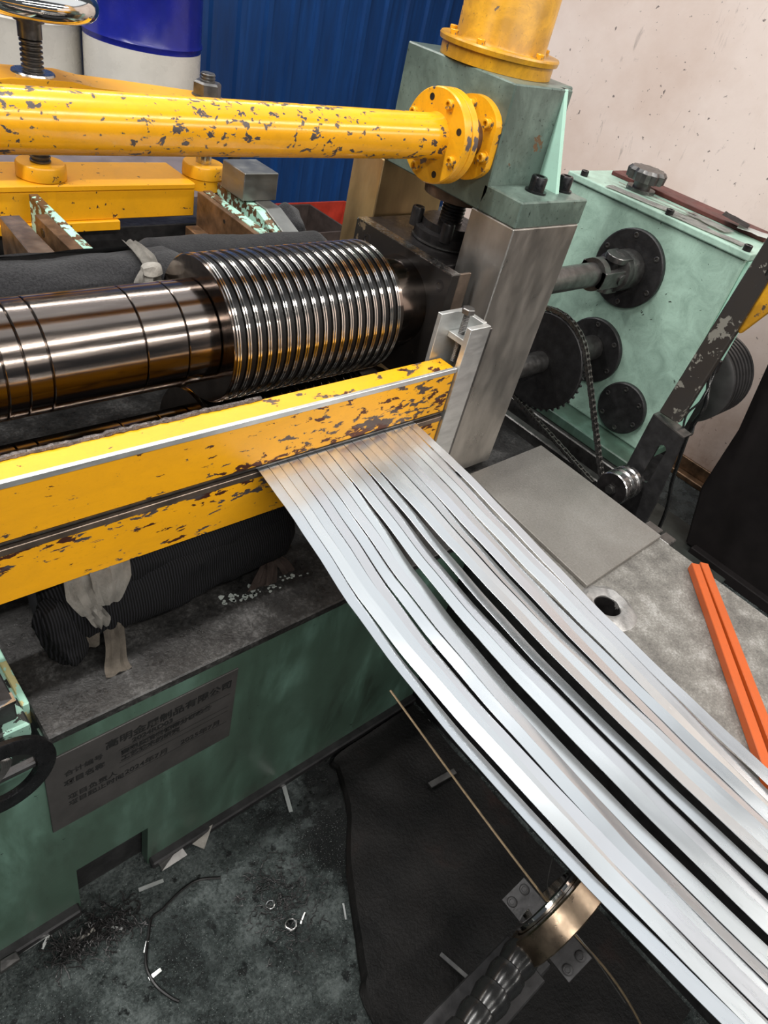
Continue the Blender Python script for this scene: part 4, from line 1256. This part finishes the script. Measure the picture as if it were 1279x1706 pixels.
# ================================================================== RING GUIDE, HOSE, WIRE
rgd = thing('ring_guide', 'worn bronze-coloured ring guide on a bolted plate under the leftmost strip', 'ring guide', (0.94, 0.0, 0.4))
RO = V(0.935, 0.005, 0.402)
RA = V(-0.06, 0.98, 0.13).normalized()
part('outer_ring', M_bronze, rgd, lambda bm: lathe(bm, RO - RA * .028, RA, [(0, .092), (0, .116), (.003, .120), (.053, .120), (.056, .116), (.056, .092), (0, .092)], 72), True)
part('inner_race', M_chrome, rgd, lambda bm: lathe(bm, RO - RA * .022, RA, [(0, .074), (0, .086), (.062, .088), (.064, .084), (.064, .074), (0, .074)], 72), True)
part('dark_groove', M_dark, rgd, lambda bm: lathe(bm, RO - RA * .018, RA, [(0, .086), (0, .094), (.040, .094), (.040, .086), (0, .086)], 56), True)
# plate behind the ring with four screws
pl_n = (V(0, 0, 1.9035) - RO).normalized()
pu = RA.cross(V(1, 0, 0)).normalized()
e1 = (RA - pl_n * RA.dot(pl_n)).normalized()
e2 = pl_n.cross(e1)
PO = RO - pl_n * 0.055 + e2 * 0.0
def plate_pts(u0, u1, v0, v1, o):
    return [o + e1 * u0 + e2 * v0, o + e1 * u1 + e2 * v0, o + e1 * u1 + e2 * v1, o + e1 * u0 + e2 * v1]
sgn = 1 if e2.x < 0 else -1
part('mounting_plate', M_black, rgd, lambda bm: prism(bm, plate_pts(-.10, .10, sgn * .005, sgn * .075, PO), pl_n * -.008, .001))
for u in (-.082, .082):
    for v in (.022, .060):
        cap_screw(rgd, PO + e1 * u + e2 * sgn * v, pl_n, .011, .008, M_black)
hs = thing('segmented_hose', 'glossy black segmented arm leading from the ring guide to the bottom edge', 'hose', (0.7, 0.0, 0.35))
hp0 = RO - V(0.10, 0.0, 0.03)
for k in range(9):
    c0 = hp0 + V(-0.048, -0.005, -0.004) * k
    part('segment', M_hose, hs, lambda bm: lathe(bm, c0, V(-1, -.1, -.08), [(0, 0), (0, .031), (.004, .036), (.020, .038), (.040, .034), (.056, .029), (.056, 0)], 32), True)
part('arm_plate', M_black, hs, lambda bm: box(bm, (0.55, -0.06, 0.30), (0.86, 0.05, 0.318), .003))
part('stand', M_black, hs, lambda bm: box(bm, (0.80, -0.05, 0.0), (0.90, 0.04, 0.31), .004))
single('scrap_strand', M_wire, lambda bm: tube(bm, smooth_pts([(0.931, 0.589, 0.50), (0.935, 0.30, 0.44), (0.935, 0.02, 0.40), (0.99, -0.14, 0.31), (1.035, -0.25, 0.20), (1.06, -0.32, 0.10)], 6), 0.0028, 6),
       'dull brass-coloured scrap strand threaded through the ring guide', 'wire', smooth=True)
single('scrap_strand', M_gun, lambda bm: tube(bm, smooth_pts([(0.90, 0.16, 0.72), (0.925, 0.09, 0.56), (0.935, 0.04, 0.42), (0.96, -0.08, 0.36), (1.01, -0.2, 0.25)], 6), 0.0011, 5),
       'hair-thin grey strand dropping from the strips into the ring guide', 'wire', smooth=True)

# ================================================================== FLOOR SHEET AND DEBRIS
def rub(bm):
    edge = smooth_pts([(0.60, -0.35, 0), (0.622, 0.129, 0), (0.66, 0.22, 0), (0.703, 0.296, 0), (0.745, 0.37, 0), (0.785, 0.434, 0), (0.83, 0.49, 0), (0.88, 0.55, 0), (0.915, 0.62, 0), (0.935, 0.67, 0), (0.96, 0.705, 0), (1.28, 0.708, 0)], 6)
    rows = []
    N = 16
    for i, p in enumerate(edge):
        inner = V(1.28, p.y if p.x > 1.2 else p.y * 0.9 - 0.03, 0)
        row = []
        for k in range(N + 1):
            t = (k / N) ** 1.8
            q = p.lerp(inner, t)
            h = 0.018 + 0.010 * noise.noise(V(q.x * 9, q.y * 9, 0)) + 0.012 * math.exp(-t * 18)
            h *= min(1, 0.25 + t * 30)
            row.append(bm.verts.new((q.x, q.y, max(.002, h))))
        rows.append(row)
    for a, b in zip(rows, rows[1:]):
        for k in range(N):
            bm.faces.new((a[k], a[k + 1], b[k + 1], b[k]))
    bmesh.ops.remove_doubles(bm, verts=bm.verts[:], dist=1e-5)
    g = bmesh.ops.extrude_edge_only(bm, edges=[e for e in bm.edges if e.is_boundary])
    for v in g['geom']:
        if isinstance(v, bmesh.types.BMVert):
            v.co.z = 0.0005
single('rubber_sheet', M_sheet, rub, 'black oily rubber sheet with rounded edge on the floor by the ring guide', 'rubber sheet', smooth=True)

def at_floor(px, py, z=0.0):
    v = R3 @ Vector(((px - 639.5) / 1186, -(py - 853) / 1186, -1))
    t = (z - 1.9035) / v.z
    return Vector((v.x * t, v.y * t, z))
chips = [((470, 1302), (484, 1355), .012, 'bright narrow chip, topmost on the floor below the bed'),
         ((581, 1335), (596, 1362), .009, 'short bright chip beside the rounded edge of the rubber sheet'),
         ((231, 1484), (272, 1469), .010, 'white shiny chip below the openings of the bed foot'),
         ((38, 1585), (80, 1560), .008, 'long thin grey chip at the left, along the bed foot'),
         ((70, 1582), (82, 1560), .007, 'stubby grey chip crossing the long one at the left'),
         ((128, 1568), (158, 1550), .010, 'pale buff chip in the black swarf heap'),
         ((176, 1543), (204, 1550), .006, 'thin light chip lying right of the black swarf heap'),
         ((241, 1588), (245, 1570), .006, 'tiny bright chip on the curved black wire'),
         ((248, 1632), (268, 1617), .009, 'small pale chip near the lower bend of the black wire'),
         ((571, 1506), (575, 1534), .005, 'sliver chip close to the rubber sheet edge'),
         ((500, 1540), (507, 1522), .004, 'sliver chip in the middle of the floor patch')]
for i, (a, b, wd, lab) in enumerate(chips):
    pa, pb = at_floor(*a), at_floor(*b)
    d = (pb - pa).normalized()
    n = V(-d.y, d.x, 0) * wd / 2
    m_ = M_alu if i not in (5,) else M_rag
    single('metal_chip', m_, lambda bm: prism(bm, [pa + n + V(0, 0, .003), pa - n + V(0, 0, .003), pb - n * .9 + V(0, 0, .008), pb + n * .9 + V(0, 0, .007)], (0, 0, .0012)), lab, 'metal chip')
pa, pb = at_floor(715, 1310, .03), at_floor(757, 1286, .03)
d = (pb - pa).normalized()
n = V(-d.y, d.x, 0) * .009
single('metal_chip', M_gun, lambda bm: prism(bm, [pa + n, pa - n, pb - n, pb + n], (0, 0, .008), .001), 'flat grey steel piece on the dark sheet by the strips', 'metal chip')
pa, pb = at_floor(733, 1590, .03), at_floor(788, 1638, .03)
d = (pb - pa).normalized()
n = V(-d.y, d.x, 0) * .005
single('metal_chip', M_gun, lambda bm: prism(bm, [pa + n, pa - n, pb - n, pb + n], (0, 0, .004)), 'thin grey bar lying beside the segmented hose', 'metal chip')
def paper(bm):
    q = [at_floor(316, 1405, .006), at_floor(340, 1415, .004), at_floor(354, 1374, .03), at_floor(338, 1385, .02)]
    prism(bm, q, (0, 0, .002))
single('paper_scrap', M_rag, paper, 'pale torn scrap leaning by the bed foot rail', 'scrap')
def sc2(bm):
    q = [at_floor(262, 1432, .006), at_floor(270, 1452, .004), at_floor(312, 1425, .01), at_floor(300, 1408, .02)]
    prism(bm, q, (0, 0, .002))
single('film_scrap', M_gun, sc2, 'crumpled dark film scrap right of the bed foot opening', 'scrap')
def lump(bm):
    q = [at_floor(0, 1625, .01), at_floor(36, 1600, .01), at_floor(28, 1587, .03), at_floor(0, 1603, .03)]
    prism(bm, q, (0, 0, .01), .002)
single('metal_scrap', M_gun, lump, 'dark angular metal scrap at the left picture edge by the bed', 'scrap')
ww = [(367, 1462), (330, 1466), (300, 1485), (270, 1515), (252, 1530), (247, 1560), (243, 1590), (245, 1615), (260, 1642), (285, 1662), (298, 1668)]
single('floor_wire', M_rubber, lambda bm: tube(bm, smooth_pts([at_floor(x, y, .006) for x, y in ww], 5), .0035, 6),
       'curved black wire lying on the wet floor', 'wire', smooth=True)
for (x, y, r, lab) in ((450, 1508, .010, 'small pale washer-like ring on the floor, left of two'), (484, 1542, .013, 'crumpled shiny tangle on the floor, right of the pale ring')):
    c = at_floor(x, y, .005)
    single('floor_curl', M_steel, lambda bm: tube(bm, [c + V(r * math.cos(a) * (1 + .15 * math.sin(3 * a)), r * math.sin(a), .001 * a) for a in [k * .5 for k in range(int(14 if r < .011 else 26))]], .0018, 6),
           lab, 'metal curl', smooth=True)
# swarf heap: uncountable
def swarf(bm):
    rr = random.Random(3)
    for k in range(260):
        t = rr.random()
        c = at_floor(90 + 130 * t + rr.gauss(0, 16), 1600 - 80 * t + rr.gauss(0, 14), 0)
        L = .01 + .02 * rr.random()
        a = rr.random() * 6.28
        p = [c + V(0, 0, .003 + .008 * rr.random())]
        for j in range(4):
            a += rr.uniform(-.9, .9)
            p.append(p[-1] + V(math.cos(a) * L / 3, math.sin(a) * L / 3, rr.uniform(-.002, .002)))
        tube(bm, p, .0014, 4)
sw = single('swarf_heap', M_dark, swarf, 'heap of black oily swarf along the foot of the bed', 'swarf')
sw['kind'] = 'stuff'
def swarf2(bm):
    rr = random.Random(5)
    for k in range(220):
        c = at_floor(470 + rr.gauss(0, 32), 1500 + rr.gauss(0, 42), 0)
        L = .008 + .014 * rr.random()
        a = rr.random() * 6.28
        p = [c + V(0, 0, .002 + .004 * rr.random())]
        for j in range(4):
            a += rr.uniform(-1.1, 1.1)
            p.append(p[-1] + V(math.cos(a) * L / 3, math.sin(a) * L / 3, rr.uniform(-.001, .001)))
        tube(bm, p, .0011, 4)
sw = single('swarf_patch', M_dark, swarf2, 'scattered black swarf in the middle of the wet floor', 'swarf')
sw['kind'] = 'stuff'

# ================================================================== BACKGROUND
def drum(x, y, z0, r, h, bands, label):
    t = thing('drum', label, 'drum', (x, y, z0), 'oil drums before the blue wall')
    for nm, a, b, m_ in bands:
        def f(bm):
            prof = [(a * h, 0), (a * h, r)]
            for rib in (.33, .66):
                if a < rib < b:
                    prof += [((rib - .02) * h, r), (rib * h, r + .008), ((rib + .02) * h, r)]
            prof += [(b * h, r), (b * h, 0)]
            lathe(bm, (x, y, z0), (0, 0, 1), prof, 56)
        part(nm, m_, t, f, True)
    part('top_rim', bands[-1][3], t, lambda bm: lathe(bm, (x, y, z0 + h), (0, 0, 1), [(-.004, r - .02), (-.004, r + .006), (.012, r + .006), (.012, r - .012), (-.004, r - .02)], 48), True)
    return t
drum(1.975, 3.97, 0.92, 0.285, 0.88, [('white_band', 0, .30, M_barrel_w), ('blue_band', .30, .70, M_barrel_b), ('upper_white_band', .70, 1, M_barrel_w)],
     'white drum with deep blue middle band, nearer the blue wall')
drum(1.50, 4.315, 0.55, 0.285, 0.98, [('blue_band', 0, .42, M_barrel_b), ('white_band', .42, .85, M_barrel_w), ('upper_blue_band', .85, 1, M_barrel_b)],
     'white drum with blue lower band, half hidden at the left')
rk = thing('drum_rack', 'dark steel rack that carries the drums', 'rack', (1.7, 4.05, 0))
part('upper_shelf', M_black, rk, lambda bm: box(bm, (1.64, 3.62, 0.87), (2.40, 4.0, 0.92), .004))
part('upper_shelf', M_black, rk, lambda bm: box(bm, (1.88, 4.0, 0.87), (2.40, 4.3, 0.92), .004))
part('lower_shelf', M_black, rk, lambda bm: box(bm, (1.2, 4.02, 0.50), (1.84, 4.62, 0.55), .004))
for x, y, h in ((1.68, 3.66, .87), (2.36, 3.66, .87), (2.36, 4.26, .87), (1.25, 4.06, .5), (1.25, 4.57, .5), (1.8, 4.57, .5)):
    part('rack_leg', M_black, rk, lambda bm: box(bm, (x - .025, y - .025, 0), (x + .025, y + .025, h), .003))
def coil(x, y, z, r, wd, lab, m_):
    t = thing('strip_coil', lab, 'steel coil', (x, y, z - r))
    def f(bm):
        prof = [(0, r * .45)]
        k = 22
        for i in range(k):
            q = r * (.45 + .55 * i / k)
            prof += [(.0 if i % 2 else .006, q), (.0 if i % 2 else .006, q + r * .55 / k * .98)]
        prof += [(0, r), (wd, r), (wd, r * .45), (0, r * .45)]
        lathe(bm, (x, y, z), (0.25, -1, 0), prof, 64)
    part('windings', m_, t, f, True)
    part('core', M_dark, t, lambda bm: cyl(bm, V(x, y, z) + V(.25, -1, 0).normalized() * .02, V(x, y, z) + V(.25, -1, 0).normalized() * (wd - .02), r * .45, 32), True)
M_coil = plain('dull_coil_steel', (0.11, 0.085, 0.08), 0.5, 0.5, 0.4, 7)
coil(1.86, 3.42, 0.42, 0.42, 0.30, 'dull brown steel coil standing behind the yellow rear frame', M_coil)
coil(0.52, 3.78, 0.68, 0.68, 0.35, 'large dark steel coil at the upper left behind the handwheel', M_coil)
single('wrapping_sheet', plain('mauve_grey_wrap', (0.13, 0.105, 0.11), 0.1, 0.55, 0.35, 6, 0.1),
       lambda bm: prism(bm, [(0.5, 2.55, 0.0), (0.5, 2.45, 1.00), (0.5, 2.80, 1.02), (0.5, 2.90, 0.0)], (1.1, 0, 0), .02),
       'dull mauve-grey wrapped bundle between yellow pipe and yellow frame', 'bundle')
def bin_(x, y, z, sx, sy, h, m_, name, lab, tilt=0):
    t = thing(name, lab, 'bin', (x, y, z))
    part('bottom', m_, t, lambda bm: box(bm, (x - sx, y - sy, z), (x + sx, y + sy, z + .01)))
    for a, b in (((x - sx, y - sy, z), (x - sx + .012, y + sy, z + h)), ((x + sx - .012, y - sy, z), (x + sx, y + sy, z + h)),
                 ((x - sx, y - sy, z), (x + sx, y - sy + .012, z + h)), ((x - sx, y + sy - .012, z), (x + sx, y + sy, z + h))):
        part('side', m_, t, lambda bm: box(bm, a, b, .002))
    return t
bin_(3.38, 3.95, 0.0, .32, .26, .26, M_red, 'red_bin', 'open red plastic bin on the floor against the blue wall')
bin_(2.72, 3.55, 0.22, .30, .22, .20, plain('dark_crate_wood', (0.05, 0.035, 0.03), 0, 0.7, 0.4, 12), 'dark_crate', 'dark open crate left of the red bin')
single('crate_stand', M_black, lambda bm: box(bm, (2.40, 3.32, 0), (3.04, 3.80, 0.218), .01), 'low black block under the dark open crate', 'block')
single('white_box', M_white, lambda bm: box(bm, (3.12, 3.35, 0.0), (3.34, 3.52, 0.14), .01), 'small white box on the floor in front of the red bin', 'box')

for o in list(bpy.data.objects):
    if '_o' in o:
        del o['_o']
